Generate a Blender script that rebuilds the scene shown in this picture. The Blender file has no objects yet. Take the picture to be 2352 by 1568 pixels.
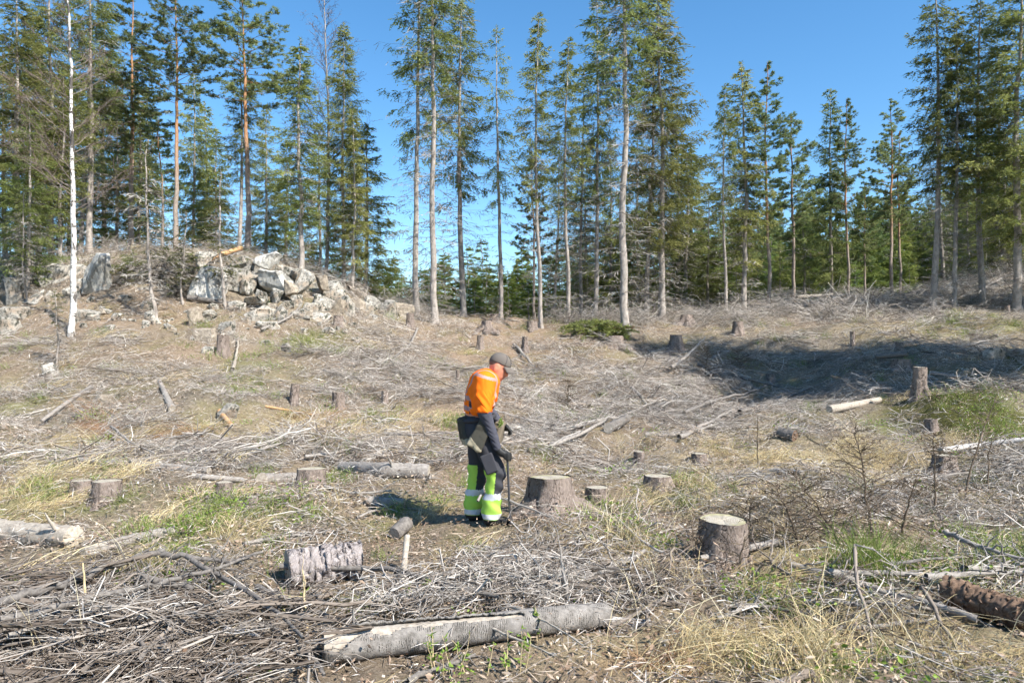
import bpy, math
import numpy as np
from mathutils import Vector, Matrix

SC = bpy.context.scene
COL = SC.collection
# ------------------------------------------------------------------ camera, sky, sun, exposure
F, CX, HY = 1590.0, 1176.0, 800.0      # focal length, centre column and horizon row on a 2352 x 1568 frame
ZC = 1.8                               # eye height above the worker's feet
cam = bpy.data.objects.new('camera', bpy.data.cameras.new('camera'))
COL.objects.link(cam)
cam.data.sensor_width = 36.0
cam.data.lens = F / 2352.0 * 36.0
cam.data.shift_y = 16.0 / 2352.0
cam.data.clip_start = 0.1
cam.data.clip_end = 3000.0
cam.location = (0, 0, ZC)
cam.rotation_euler = (math.radians(90), 0, 0)
SC.camera = cam

SUN_EL = math.radians(43)
SUN_AZ = math.radians(130)             # clockwise from the view direction
sd = Vector((math.sin(SUN_AZ) * math.cos(SUN_EL), math.cos(SUN_AZ) * math.cos(SUN_EL), math.sin(SUN_EL)))
world = bpy.data.worlds.new('World'); SC.world = world; world.use_nodes = True
nt = world.node_tree; nt.nodes.clear()
wo = nt.nodes.new('ShaderNodeOutputWorld'); wb = nt.nodes.new('ShaderNodeBackground')
sky = nt.nodes.new('ShaderNodeTexSky'); sky.sky_type = 'NISHITA'; sky.sun_disc = False
sky.sun_elevation = SUN_EL; sky.sun_rotation = SUN_AZ
sky.altitude = 200; sky.air_density = 1.0; sky.dust_density = 0.3; sky.ozone_density = 3.0
wb.inputs['Strength'].default_value = 0.112
hsv = nt.nodes.new('ShaderNodeHueSaturation'); hsv.inputs['Saturation'].default_value = 1.22; hsv.inputs['Hue'].default_value = 0.495
nt.links.new(sky.outputs[0], hsv.inputs['Color']); nt.links.new(hsv.outputs[0], wb.inputs[0]); nt.links.new(wb.outputs[0], wo.inputs[0])
sun = bpy.data.objects.new('sun', bpy.data.lights.new('sun', 'SUN'))
COL.objects.link(sun)
sun.data.energy = 5.0; sun.data.angle = math.radians(0.53); sun.data.color = (1.0, 0.955, 0.88)
sun.rotation_euler = (-sd).to_track_quat('-Z', 'Y').to_euler()
vs = SC.view_settings
vs.view_transform = 'Standard'; vs.look = 'None'; vs.gamma = 1.0; vs.use_curve_mapping = False
vs.exposure = 1.08
SC.cycles.max_bounces = 4; SC.cycles.diffuse_bounces = 2; SC.cycles.glossy_bounces = 2
SC.cycles.transmission_bounces = 3; SC.cycles.transparent_max_bounces = 4
SC.cycles.use_adaptive_sampling = True; SC.cycles.adaptive_threshold = 0.06; SC.cycles.adaptive_min_samples = 24
SC.cycles.caustics_reflective = False; SC.cycles.caustics_refractive = False

# ------------------------------------------------------------------ small tools
def hash2(ix, iy, seed):
    h = (ix.astype(np.int64) * 374761393 + iy.astype(np.int64) * 668265263 + seed * 1442695041) & 0x7fffffff
    h = ((h ^ (h >> 13)) * 1274126177) & 0x7fffffff
    return ((h ^ (h >> 16)) & 0xffff) / 65535.0

def vnoise(x, y, seed=0):
    x = np.asarray(x, float); y = np.asarray(y, float)
    ix = np.floor(x); iy = np.floor(y); fx = x - ix; fy = y - iy
    fx = fx * fx * (3 - 2 * fx); fy = fy * fy * (3 - 2 * fy)
    ix = ix.astype(np.int64); iy = iy.astype(np.int64)
    a = hash2(ix, iy, seed); b = hash2(ix + 1, iy, seed); c = hash2(ix, iy + 1, seed); d = hash2(ix + 1, iy + 1, seed)
    return (a + (b - a) * fx) * (1 - fy) + (c + (d - c) * fx) * fy - 0.5

def vnoise3(p, seed=0):
    p = np.asarray(p, float)
    iz = np.floor(p[..., 2]); fz = p[..., 2] - iz; fz = fz * fz * (3 - 2 * fz)
    lo = vnoise(p[..., 0] + iz * 17.31, p[..., 1] + iz * 9.17, seed)
    hi = vnoise(p[..., 0] + (iz + 1) * 17.31, p[..., 1] + (iz + 1) * 9.17, seed)
    return lo + (hi - lo) * fz

def norm(v):
    v = np.asarray(v, float)
    return v / np.maximum(np.linalg.norm(v, axis=-1, keepdims=True), 1e-9)

class MB:
    """collects vertices and faces of one mesh"""
    def __init__(s): s.v = []; s.f3 = []; s.f4 = []; s.m3 = []; s.m4 = []; s.n = 0; s.t = []
    def add(s, v, f, mat=0, tint=None):
        v = np.asarray(v, float).reshape(-1, 3); f = np.asarray(f, int)
        if f.shape[1] == 3: s.f3.append(f + s.n); s.m3.append(np.full(len(f), mat) if np.isscalar(mat) else np.asarray(mat))
        else: s.f4.append(f + s.n); s.m4.append(np.full(len(f), mat) if np.isscalar(mat) else np.asarray(mat))
        s.v.append(v); s.n += len(v)
        s.t.append(np.full(len(v), 0.5) if tint is None else (np.full(len(v), tint) if np.isscalar(tint) else np.asarray(tint)))
        return s
    def mesh(s, name, mats, smooth=True, tint=False):
        v = np.concatenate(s.v); me = bpy.data.meshes.new(name)
        f3 = np.concatenate(s.f3) if s.f3 else np.zeros((0, 3), int); f4 = np.concatenate(s.f4) if s.f4 else np.zeros((0, 4), int)
        n3, n4 = len(f3), len(f4)
        me.vertices.add(len(v)); me.vertices.foreach_set('co', v.astype(np.float32).ravel())
        me.loops.add(n3 * 3 + n4 * 4)
        me.loops.foreach_set('vertex_index', np.concatenate([f3.ravel(), f4.ravel()]).astype(np.int32))
        me.polygons.add(n3 + n4)
        me.polygons.foreach_set('loop_start', np.concatenate([np.arange(n3) * 3, n3 * 3 + np.arange(n4) * 4]).astype(np.int32))
        me.polygons.foreach_set('loop_total', np.concatenate([np.full(n3, 3), np.full(n4, 4)]).astype(np.int32))
        mi = np.concatenate(s.m3 + s.m4).astype(np.int32) if (s.m3 or s.m4) else np.zeros(0, np.int32)
        for m in (mats if isinstance(mats, (list, tuple)) else [mats]): me.materials.append(m)
        me.polygons.foreach_set('material_index', mi)
        me.polygons.foreach_set('use_smooth', np.full(n3 + n4, smooth))
        if tint:
            a = me.attributes.new('tint', 'FLOAT', 'POINT'); a.data.foreach_set('value', np.concatenate(s.t).astype(np.float32))
        me.update(calc_edges=True); me.validate()
        return me

def obj(name, me, parent=None, loc=None, label=None, cat=None, group=None, kind=None):
    o = bpy.data.objects.new(name, me); COL.objects.link(o)
    if parent is not None: o.parent = parent
    if loc is not None: o.location = loc
    return tag(o, label, cat, group, kind)

def tag(o, label=None, cat=None, group=None, kind=None):
    if label: o['label'] = label
    if cat: o['category'] = cat
    if group: o['group'] = group
    if kind: o['kind'] = kind
    return o

def copy_tree(o, parent=None):
    c = o.copy(); COL.objects.link(c); c.parent = parent
    for ch in list(o.children): copy_tree(ch, c)
    return c

def frames(P):
    """tangent and two normals along polylines P (N,K,3)"""
    T = norm(np.gradient(P, axis=1))
    D = norm(P[:, -1] - P[:, 0] + 1e-9)
    ref = np.where(np.abs(D[:, 2:3]) > 0.8, np.array([[1.0, 0, 0]]), np.array([[0, 0, 1.0]]))[:, None, :]
    A = norm(np.cross(T, ref)); B = np.cross(A, T)
    return T, A, B

def tubes(mb, P, R, sides=3, mat=0, tint=None, cap=False, bump=None):
    """tubes along polylines P (N,K,3), radii R (N,K)"""
    P = np.asarray(P, float); R = np.asarray(R, float)
    if P.ndim == 2: P = P[None]
    if R.ndim == 1: R = R[None]
    N, K, _ = P.shape
    T, A, B = frames(P)
    a = np.arange(sides) / sides * 2 * np.pi
    ring = A[:, :, None, :] * np.cos(a)[None, None, :, None] + B[:, :, None, :] * np.sin(a)[None, None, :, None]
    rr = R[:, :, None, None]
    if bump is not None: rr = rr * bump[:, :, :, None]
    V = P[:, :, None, :] + ring * rr
    idx = np.arange(N * K * sides).reshape(N, K, sides)
    nx = np.roll(idx, -1, axis=2)
    q = np.stack([idx[:, :-1], nx[:, :-1], nx[:, 1:], idx[:, 1:]], -1).reshape(-1, 4)
    tt = None if tint is None else np.repeat(np.broadcast_to(np.asarray(tint, float), (N,)), K * sides)
    mb.add(V.reshape(-1, 3), q, mat, tt)
    return V

def kites(mb, b, d, L, W, side, mat=0, tint=None, fold=0.0):
    """thin pointed leaves: base b, direction d, length L, half width W, side direction"""
    b = np.asarray(b); n = len(b)
    d = norm(d); s = norm(side - d * (side * d).sum(-1, keepdims=True)); up = np.cross(d, s)
    L = np.asarray(L)[:, None] if np.ndim(L) else L; W = np.asarray(W)[:, None] if np.ndim(W) else W
    m = b + d * L * 0.42
    V = np.stack([b, m + s * W + up * W * fold, b + d * L, m - s * W + up * W * fold], 1).reshape(-1, 3)
    i = np.arange(n)[:, None] * 4
    f = np.concatenate([i + np.array([[0, 1, 2]]), i + np.array([[0, 2, 3]])])
    mb.add(V, f, mat, None if tint is None else np.repeat(np.broadcast_to(np.asarray(tint, float), (n,)), 4))

# ------------------------------------------------------------------ materials
MATS = {}
def mat(name, build):
    if name in MATS: return MATS[name]
    m = bpy.data.materials.new(name); m.use_nodes = True
    n = m.node_tree; n.nodes.clear()
    out = n.nodes.new('ShaderNodeOutputMaterial')
    class H: pass
    h = H(); h.t = n
    def N(ty, **kw):
        x = n.nodes.new(ty)
        for k, v in kw.items():
            if k in x.inputs: x.inputs[k].default_value = v
            else: setattr(x, k, v)
        return x
    h.N = N; h.L = lambda a, b: n.links.new(a, b)
    def coords(scale=(1, 1, 1), kind='Object'):
        c = N('ShaderNodeTexCoord'); mp = N('ShaderNodeMapping'); mp.inputs['Scale'].default_value = scale
        h.L(c.outputs[kind], mp.inputs[0]); return mp.outputs[0]
    h.coords = coords
    def noise(scale, detail=4, rough=0.6, vec=None):
        x = N('ShaderNodeTexNoise'); x.inputs['Scale'].default_value = scale; x.inputs['Detail'].default_value = detail
        x.inputs['Roughness'].default_value = rough
        if vec is not None: h.L(vec, x.inputs['Vector'])
        return x.outputs['Fac']
    h.noise = noise
    def ramp(fac, stops):
        r = N('ShaderNodeValToRGB'); e = r.color_ramp.elements
        while len(e) < len(stops): e.new(0.5)
        for el, (p, c) in zip(e, stops): el.position = p; el.color = (*c, 1)
        h.L(fac, r.inputs[0]); return r.outputs[0]
    h.ramp = ramp
    def mix(fac, a, b, mode='MIX'):
        x = N('ShaderNodeMix'); x.data_type = 'RGBA'; x.blend_type = mode
        for i, v in ((0, fac), (6, a), (7, b)):
            if hasattr(v, 'links'): h.L(v, x.inputs[i])
            else: x.inputs[i].default_value = v if i == 0 else (*v, 1)
        return x.outputs[2]
    h.mix = mix
    def math_(op, a, b=None):
        x = N('ShaderNodeMath', operation=op)
        for i, v in enumerate((a, b)):
            if v is None: continue
            if hasattr(v, 'links'): h.L(v, x.inputs[i])
            else: x.inputs[i].default_value = v
        return x.outputs[0]
    h.math = math_
    def bsdf(col, rough=0.85, spec=0.25, bump=None, bs=0.3, bd=0.01, **kw):
        p = N('ShaderNodeBsdfPrincipled'); p.inputs['Roughness'].default_value = rough
        p.inputs['Specular IOR Level'].default_value = spec
        if hasattr(col, 'links'): h.L(col, p.inputs['Base Color'])
        else: p.inputs['Base Color'].default_value = (*col, 1)
        if bump is not None:
            b = N('ShaderNodeBump'); b.inputs['Strength'].default_value = bs; b.inputs['Distance'].default_value = bd
            h.L(bump, b.inputs['Height']); h.L(b.outputs[0], p.inputs['Normal'])
        h.p = p
        return p.outputs[0]
    h.bsdf = bsdf
    def leaf(col, trans=0.3, rough=0.6):
        a = bsdf(col, rough, 0.25); t = N('ShaderNodeBsdfTranslucent'); h.L(col, t.inputs[0]) if hasattr(col, 'links') else None
        x = N('ShaderNodeMixShader'); x.inputs[0].default_value = trans
        h.L(a, x.inputs[1]); h.L(t.outputs[0], x.inputs[2]); return x.outputs[0]
    h.leaf = leaf
    h.rand = lambda: N('ShaderNodeObjectInfo').outputs['Random']
    def attr(nm):
        a = N('ShaderNodeAttribute'); a.attribute_name = nm; return a.outputs['Fac']
    h.attr = attr
    h.L(build(h), out.inputs[0])
    MATS[name] = m
    return m

def m_needles(name, c0, c1, c2, trans=0.25):
    def b(h):
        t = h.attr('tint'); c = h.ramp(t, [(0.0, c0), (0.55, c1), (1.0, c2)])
        hs = h.N('ShaderNodeHueSaturation'); r = h.rand()
        mr = h.N('ShaderNodeMapRange'); h.L(r, mr.inputs[0]); mr.inputs[3].default_value = 0.75; mr.inputs[4].default_value = 1.25
        h.L(mr.outputs[0], hs.inputs['Value'])
        mh = h.N('ShaderNodeMapRange'); h.L(h.math('FRACT', h.math('MULTIPLY', r, 7.3)), mh.inputs[0]); mh.inputs[3].default_value = 0.485; mh.inputs[4].default_value = 0.52
        h.L(mh.outputs[0], hs.inputs['Hue']); h.L(c, hs.inputs['Color'])
        return h.leaf(hs.outputs[0], trans, 0.55)
    return mat(name, b)
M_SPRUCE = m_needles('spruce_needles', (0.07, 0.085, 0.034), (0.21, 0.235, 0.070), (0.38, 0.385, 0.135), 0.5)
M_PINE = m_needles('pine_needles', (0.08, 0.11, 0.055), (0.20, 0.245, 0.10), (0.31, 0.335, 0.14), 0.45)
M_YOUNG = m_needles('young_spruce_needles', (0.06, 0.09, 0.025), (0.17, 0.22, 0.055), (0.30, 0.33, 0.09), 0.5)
M_LARCH = m_needles('sparse_needles', (0.06, 0.07, 0.03), (0.13, 0.14, 0.05), (0.19, 0.18, 0.07))

def m_bark(name, dark, lite, scale=(6, 6, 1.6), orange=None, rough=0.9):
    def b(h):
        v = h.coords(scale); n = h.noise(3.0, 6, 0.65, v); n2 = h.noise(1.1, 3, 0.5, v)
        c = h.ramp(n, [(0.30, dark), (0.68, lite)])
        c = h.mix(h.math('MULTIPLY', n2, 0.5), c, tuple(0.75 * x for x in lite))
        if orange:
            co = h.N('ShaderNodeTexCoord'); sx = h.N('ShaderNodeSeparateXYZ'); h.L(co.outputs['Object'], sx.inputs[0])
            mr = h.N('ShaderNodeMapRange'); h.L(sx.outputs[2], mr.inputs[0]); mr.inputs[1].default_value = orange[0]; mr.inputs[2].default_value = orange[1]
            c = h.mix(mr.outputs[0], c, h.ramp(n, [(0.3, (0.20, 0.10, 0.05)), (0.7, (0.42, 0.24, 0.13))]))
        return h.bsdf(c, rough, 0.15, n, 0.7, 0.02)
    return mat(name, b)
M_SBARK = m_bark('spruce_bark', (0.13, 0.11, 0.095), (0.46, 0.41, 0.365), (3.2, 3.2, 1.0))
M_PBARK = m_bark('pine_bark', (0.14, 0.11, 0.09), (0.36, 0.30, 0.25), orange=(4.0, 9.0))
M_DEADTW = mat('dead_twigs', lambda h: h.bsdf(h.ramp(h.attr('tint'), [(0.0, (0.14, 0.12, 0.10)), (0.5, (0.25, 0.225, 0.20)), (1.0, (0.38, 0.355, 0.32))]), 0.9, 0.1))
M_BIRCHTW = mat('birch_twigs', lambda h: h.bsdf(h.ramp(h.attr('tint'), [(0.0, (0.12, 0.085, 0.07)), (1.0, (0.30, 0.25, 0.22))]), 0.8, 0.2))
def _birch(h):
    v = h.coords((3, 3, 9)); n = h.noise(1.0, 5, 0.75, v); n2 = h.noise(1.0, 4, 0.65, h.coords((5, 5, 1.8)))
    a = h.ramp(n, [(0.38, (0.05, 0.045, 0.04)), (0.46, (0.62, 0.58, 0.53)), (0.7, (0.78, 0.75, 0.71))])
    c = h.mix(h.ramp(n2, [(0.53, (0, 0, 0)), (0.57, (1, 1, 1))]), a, (0.09, 0.08, 0.07))
    return h.bsdf(c, 0.7, 0.2, n, 0.3, 0.01)
M_BIRCH = mat('birch_bark', _birch)
# ------------------------------------------------------------------ terrain: heights from surveyed rows, (frame column) -> [(distance, frame row)]
SURV = {
 -900: [(2, 2300), (3.6, 1560), (5, 1370), (7.3, 1195), (9, 1110), (11, 1035), (13, 965), (16, 885), (19, 810), (21, 770), (23, 720), (26, 660), (30, 640), (40, 650), (60, 700), (120, 770)],
 0:   [(2, 2300), (3.6, 1565), (5, 1372), (7.3, 1195), (9, 1115), (11, 1035), (13, 960), (16, 880), (19, 800), (21, 752), (23, 695), (25, 645), (28, 615), (34, 610), (50, 680), (120, 770)],
 300: [(2, 2300), (3.6, 1570), (5, 1378), (7.3, 1197), (9, 1118), (11, 1035), (13, 958), (16, 870), (19, 782), (21, 722), (22.5, 680), (24, 590), (27, 578), (32, 580), (50, 680), (120, 770)],
 600: [(2, 2300), (3.6, 1570), (5, 1378), (7.3, 1197), (9, 1120), (11, 1045), (13, 968), (16, 880), (19, 805), (21, 752), (22.5, 700), (24.5, 590), (27, 580), (32, 585), (50, 690), (120, 780)],
 780: [(2, 2300), (3.6, 1570), (5, 1375), (7.3, 1196), (9, 1120), (11, 1048), (13, 975), (16, 900), (19, 828), (21, 782), (23, 735), (25, 668), (28, 655), (32, 660), (50, 720), (120, 790)],
 900: [(2, 2300), (3.6, 1570), (5, 1375), (7.3, 1195), (9, 1120), (11, 1050), (13, 985), (16, 915), (20, 828), (24, 765), (28, 722), (31, 712), (40, 745), (60, 770), (120, 795)],
 1176:[(2, 2300), (3.6, 1568), (5, 1372), (7.3, 1195), (9, 1120), (11, 1050), (13, 990), (16, 925), (20, 852), (24, 792), (28, 746), (31, 738), (40, 765), (60, 785), (120, 795)],
 1450:[(2, 2300), (3.6, 1565), (5, 1372), (7.3, 1195), (9, 1122), (11, 1058), (13, 1002), (16, 932), (20, 860), (24, 795), (28, 742), (31, 730), (36, 740), (60, 775), (120, 795)],
 1750:[(2, 2300), (3.6, 1560), (5, 1372), (7.3, 1195), (9, 1125), (11, 1062), (13, 1005), (16, 932), (20, 858), (24, 778), (28, 728), (32, 706), (36, 700), (45, 725), (70, 760), (140, 720), (260, 690)],
 2050:[(2, 2300), (3.6, 1560), (5, 1368), (7.3, 1192), (9, 1120), (11, 1055), (13, 985), (16, 890), (20, 805), (24, 750), (28, 718), (32, 698), (36, 684), (45, 705), (70, 740), (140, 660), (260, 570)],
 2352:[(2, 2300), (3.6, 1560), (5, 1365), (7.3, 1185), (9, 1108), (11, 1035), (13, 955), (16, 862), (20, 782), (24, 730), (28, 695), (32, 640), (36, 600), (45, 600), (70, 680), (140, 640), (260, 560)],
 2900:[(2, 2300), (3.6, 1560), (5, 1365), (7.3, 1185), (9, 1105), (11, 1030), (13, 950), (16, 855), (20, 770), (24, 715), (28, 670), (32, 620), (36, 590), (45, 590), (70, 660), (140, 640), (260, 560)],
}
_U = np.array([(c - CX) / F for c in SURV])
_LD = np.linspace(math.log(1.6), math.log(600.0), 260)
_UG = np.linspace(_U[0], _U[-1], 161)
_rows = []
for c, lst in SURV.items():
    d = np.array([a for a, _ in lst], float); y = np.array([b for _, b in lst], float)
    z = ZC + (HY - y) / F * d
    _rows.append(np.interp(_LD, np.log(d), z))
_rows = np.array(_rows)
_GRID = np.array([np.interp(_UG, _U, _rows[:, j]) for j in range(len(_LD))]).T     # (u, ld)
def _smooth(a, k, ax):
    w = np.exp(-0.5 * (np.arange(-3 * k, 3 * k + 1) / k) ** 2); w /= w.sum()
    pad = [(0, 0), (0, 0)]; pad[ax] = (3 * k, 3 * k); b = np.pad(a, pad, mode='edge')
    return np.apply_along_axis(lambda v: np.convolve(v, w, 'valid'), ax, b)
_GRID = _smooth(_smooth(_GRID, 2, 0), 2, 1)

MOUNDS = []   # (x, y, radius, height) local bumps: slash heaps, banks
def zfun(x, y, detail=True):
    x = np.asarray(x, float); y = np.asarray(y, float)
    d = np.clip(y, 1.65, 590)
    u = np.clip(x / d, _U[0], _U[-1] - 1e-6)
    iu = (u - _UG[0]) / (_UG[1] - _UG[0]); il = (np.log(d) - _LD[0]) / (_LD[1] - _LD[0])
    i0 = np.clip(np.floor(iu).astype(int), 0, len(_UG) - 2); j0 = np.clip(np.floor(il).astype(int), 0, len(_LD) - 2)
    fu = iu - i0; fl = il - j0
    z = (_GRID[i0, j0] * (1 - fu) + _GRID[i0 + 1, j0] * fu) * (1 - fl) + (_GRID[i0, j0 + 1] * (1 - fu) + _GRID[i0 + 1, j0 + 1] * fu) * fl
    for mx, my, r, hgt in MOUNDS:
        z = z + hgt * np.exp(-((x - mx) ** 2 + (y - my) ** 2) / (r * r))
    if detail:
        a = np.clip(y / 12, 0.35, 1.0)
        z = z + a * (0.34 * vnoise(x * 0.7, y * 0.7, 3) + 0.20 * vnoise(x * 1.9, y * 1.9, 5)) + 0.06 * vnoise(x * 5.3, y * 5.3, 7) + 0.02 * vnoise(x * 13, y * 13, 9)
        z = z + np.clip((y - 45) / 60, 0, 1) * 2.0 * vnoise(x * 0.05, y * 0.05, 11)
    return z

_DS = np.exp(np.linspace(math.log(2.5), math.log(70), 900))
def G(px, py):
    """the ground point seen at a frame position"""
    X = (px - CX) / F * _DS; Z = ZC + (HY - py) / F * _DS
    below = Z <= zfun(X, _DS)
    i = int(np.argmax(below)) if below.any() else len(_DS) - 1
    d = _DS[i]
    x = (px - CX) / F * d
    return np.array([x, d, float(zfun(x, d))])
def P(px, py, d):
    return np.array([(px - CX) / F * d, d, ZC + (HY - py) / F * d])
def proj(p):
    p = np.asarray(p, float); y = np.maximum(p[..., 1], 0.5)
    return CX + F * p[..., 0] / y, HY - F * (p[..., 2] - ZC) / y
for mx, my, r, hgt in [(-1.6, 4.2, 0.9, 0.03), (0.9, 6.55, 0.5, 0.10), (6.6, 17.5, 1.6, -0.75), (7.9, 19.5, 1.5, -0.3), (9.0, 13.2, 1.2, 0.35), (9.2, 12.0, 0.9, -0.25),
                       (2.6, 7.4, 0.7, 0.15), (1.7, 4.55, 0.25, -0.25), (3.0, 25.5, 2.0, 0.25), (4.6, 24.0, 1.6, -0.25)]:
    MOUNDS.append((mx, my, r, hgt))

# zones (frame-independent, in ground metres): straw grass, fresh green, bare slash, moss
def zone_blobs(lst):
    out = []
    for (px, py, rx, ry, w) in lst:
        g = G(px, py); s = g[1] / F
        g2 = G(px, py - ry); g3 = G(px, min(py + ry, 1566))
        out.append((g[0], g[1], rx * s, max(0.25, 0.5 * abs(g2[1] - g3[1])), w))
    return out
def zone_val(B, x, y):
    v = np.zeros(np.shape(x))
    for (bx, by, rx, ry, w) in B:
        v = np.maximum(v, w * np.exp(-(((x - bx) / rx) ** 2 + ((y - by) / ry) ** 2)))
    return v
Z_STRAW = zone_blobs([(120, 1110, 260, 60, .8), (380, 1180, 220, 45, .55), (300, 1010, 320, 25, .7), (760, 985, 260, 22, .9), (980, 968, 120, 15, .7), (560, 1230, 180, 30, .6), (930, 1180, 200, 35, .7),
    (1760, 1060, 260, 45, 1), (2000, 1030, 220, 35, 1), (1550, 1120, 160, 40, .9), (1420, 1240, 140, 40, .9), (1560, 1500, 380, 80, 1), (1900, 1480, 420, 80, 1), (2250, 1500, 260, 70, .9),
    (2150, 1300, 200, 60, .7), (1500, 1340, 160, 40, .5), (60, 1350, 120, 60, .5), (250, 1330, 160, 40, .5), (2220, 760, 160, 40, .7), (2000, 770, 120, 25, .6), (1150, 1250, 120, 20, .5), (100, 930, 120, 60, .35), (600, 1480, 60, 30, .3),
    (2000, 1210, 260, 60, .5), (1800, 1290, 200, 40, .7), (40, 1470, 60, 40, .3)])
Z_GREEN = zone_blobs([(560, 1150, 120, 20, .9), (400, 1240, 90, 30, .9), (260, 1150, 90, 22, .7), (640, 1180, 140, 30, .5), (960, 1165, 90, 25, .6), (1480, 1240, 80, 25, .9), (1410, 1190, 60, 18, .7), (1780, 1380, 120, 30, .8),
    (1950, 1340, 90, 30, .8), (2000, 1280, 60, 40, .6), (2310, 1270, 80, 30, .8), (1850, 1540, 140, 30, .6), (2280, 1540, 100, 30, .5), (470, 1190, 70, 20, .6), (720, 800, 90, 30, .6), (560, 830, 80, 30, .4),
    (850, 960, 60, 15, .5), (1040, 965, 60, 12, .8), (2250, 740, 130, 25, .8), (2260, 930, 90, 40, .8), (2060, 985, 70, 20, .6), (1550, 1140, 70, 30, .6), (100, 1150, 120, 50, .6), (880, 1210, 60, 15, .4), (20, 960, 60, 40, .4), (560, 900, 80, 40, .3), (1380, 1170, 60, 14, .5), (330, 1350, 90, 20, .5)])
Z_SLASH = zone_blobs([(350, 1450, 420, 110, 1), (800, 1420, 380, 100, 1), (1200, 1360, 260, 80, 1), (1350, 1300, 160, 50, .8), (1700, 1400, 200, 50, .6), (2200, 1370, 300, 60, .9), (1600, 1450, 150, 30, .5),
    (700, 1040, 260, 30, 1), (420, 1050, 220, 25, .8), (1350, 1010, 260, 50, 1), (1600, 930, 320, 70, 1), (1250, 880, 200, 60, 1), (950, 840, 240, 60, .9), (1800, 870, 260, 60, 1), (1500, 840, 220, 60, .9), (1030, 1040, 120, 25, .8),
    (250, 900, 260, 80, .5), (600, 890, 200, 40, .4), (800, 1170, 100, 25, .5), (1900, 700, 160, 12, .9), (2250, 1080, 200, 40, .8), (1180, 1220, 90, 25, .6), (700, 1330, 200, 30, .8), (950, 790, 140, 30, .8), (2080, 1180, 200, 50, .4)])
Z_BARE = zone_blobs([(1150, 760, 220, 30, 1), (1000, 770, 120, 20, .7), (1350, 790, 160, 20, .8), (1500, 760, 160, 20, .7), (1230, 820, 120, 20, .5), (250, 720, 260, 60, .9), (400, 800, 260, 50, .7), (100, 820, 200, 60, .6), (650, 760, 160, 40, .6), (1850, 730, 200, 20, .5)])
Z_RED = zone_blobs([(240, 985, 110, 22, .9), (1500, 1530, 150, 40, .9), (330, 1010, 120, 15, .6), (1360, 1540, 120, 30, .5), (700, 960, 80, 12, .3)])
Z_MOSS = zone_blobs([(2180, 930, 110, 50, 1), (2300, 960, 100, 30, .8), (1520, 1130, 70, 25, .9), (2330, 830, 60, 40, .7), (2100, 960, 60, 20, .7), (1400, 800, 60, 12, .5), (1840, 1150, 80, 20, .5), (1000, 975, 60, 10, .6), (1100, 960, 40, 8, .6)])

def build_ground():
    ys = np.concatenate([np.linspace(-14, 2.6, 26)[:-1], np.exp(np.linspace(math.log(2.6), math.log(42), 430)), np.exp(np.linspace(math.log(42), math.log(900), 70))[1:]])
    us = np.linspace(-1.5, 1.5, 330)
    Y = np.repeat(ys[:, None], len(us), 1); X = us[None, :] * (np.maximum(Y, 0) + 5.0)
    Zz = zfun(X, Y)
    n, m = X.shape; i = np.arange(n * m).reshape(n, m)
    q = np.stack([i[:-1, :-1], i[:-1, 1:], i[1:, 1:], i[1:, :-1]], -1).reshape(-1, 4)
    mb = MB(); mb.add(np.stack([X, Y, Zz], -1), q)
    me = mb.mesh('ground', M_GROUND)
    for nm, B in (('straw', Z_STRAW), ('green', Z_GREEN), ('moss', Z_MOSS), ('bare', Z_BARE), ('red', Z_RED)):
        a = me.attributes.new(nm, 'FLOAT', 'POINT'); a.data.foreach_set('value', zone_val(B, X, Y).astype(np.float32).ravel())
    return obj('ground', me, label='sloping clear-cut forest ground of brown litter, grass and moss', kind='structure')

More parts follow.
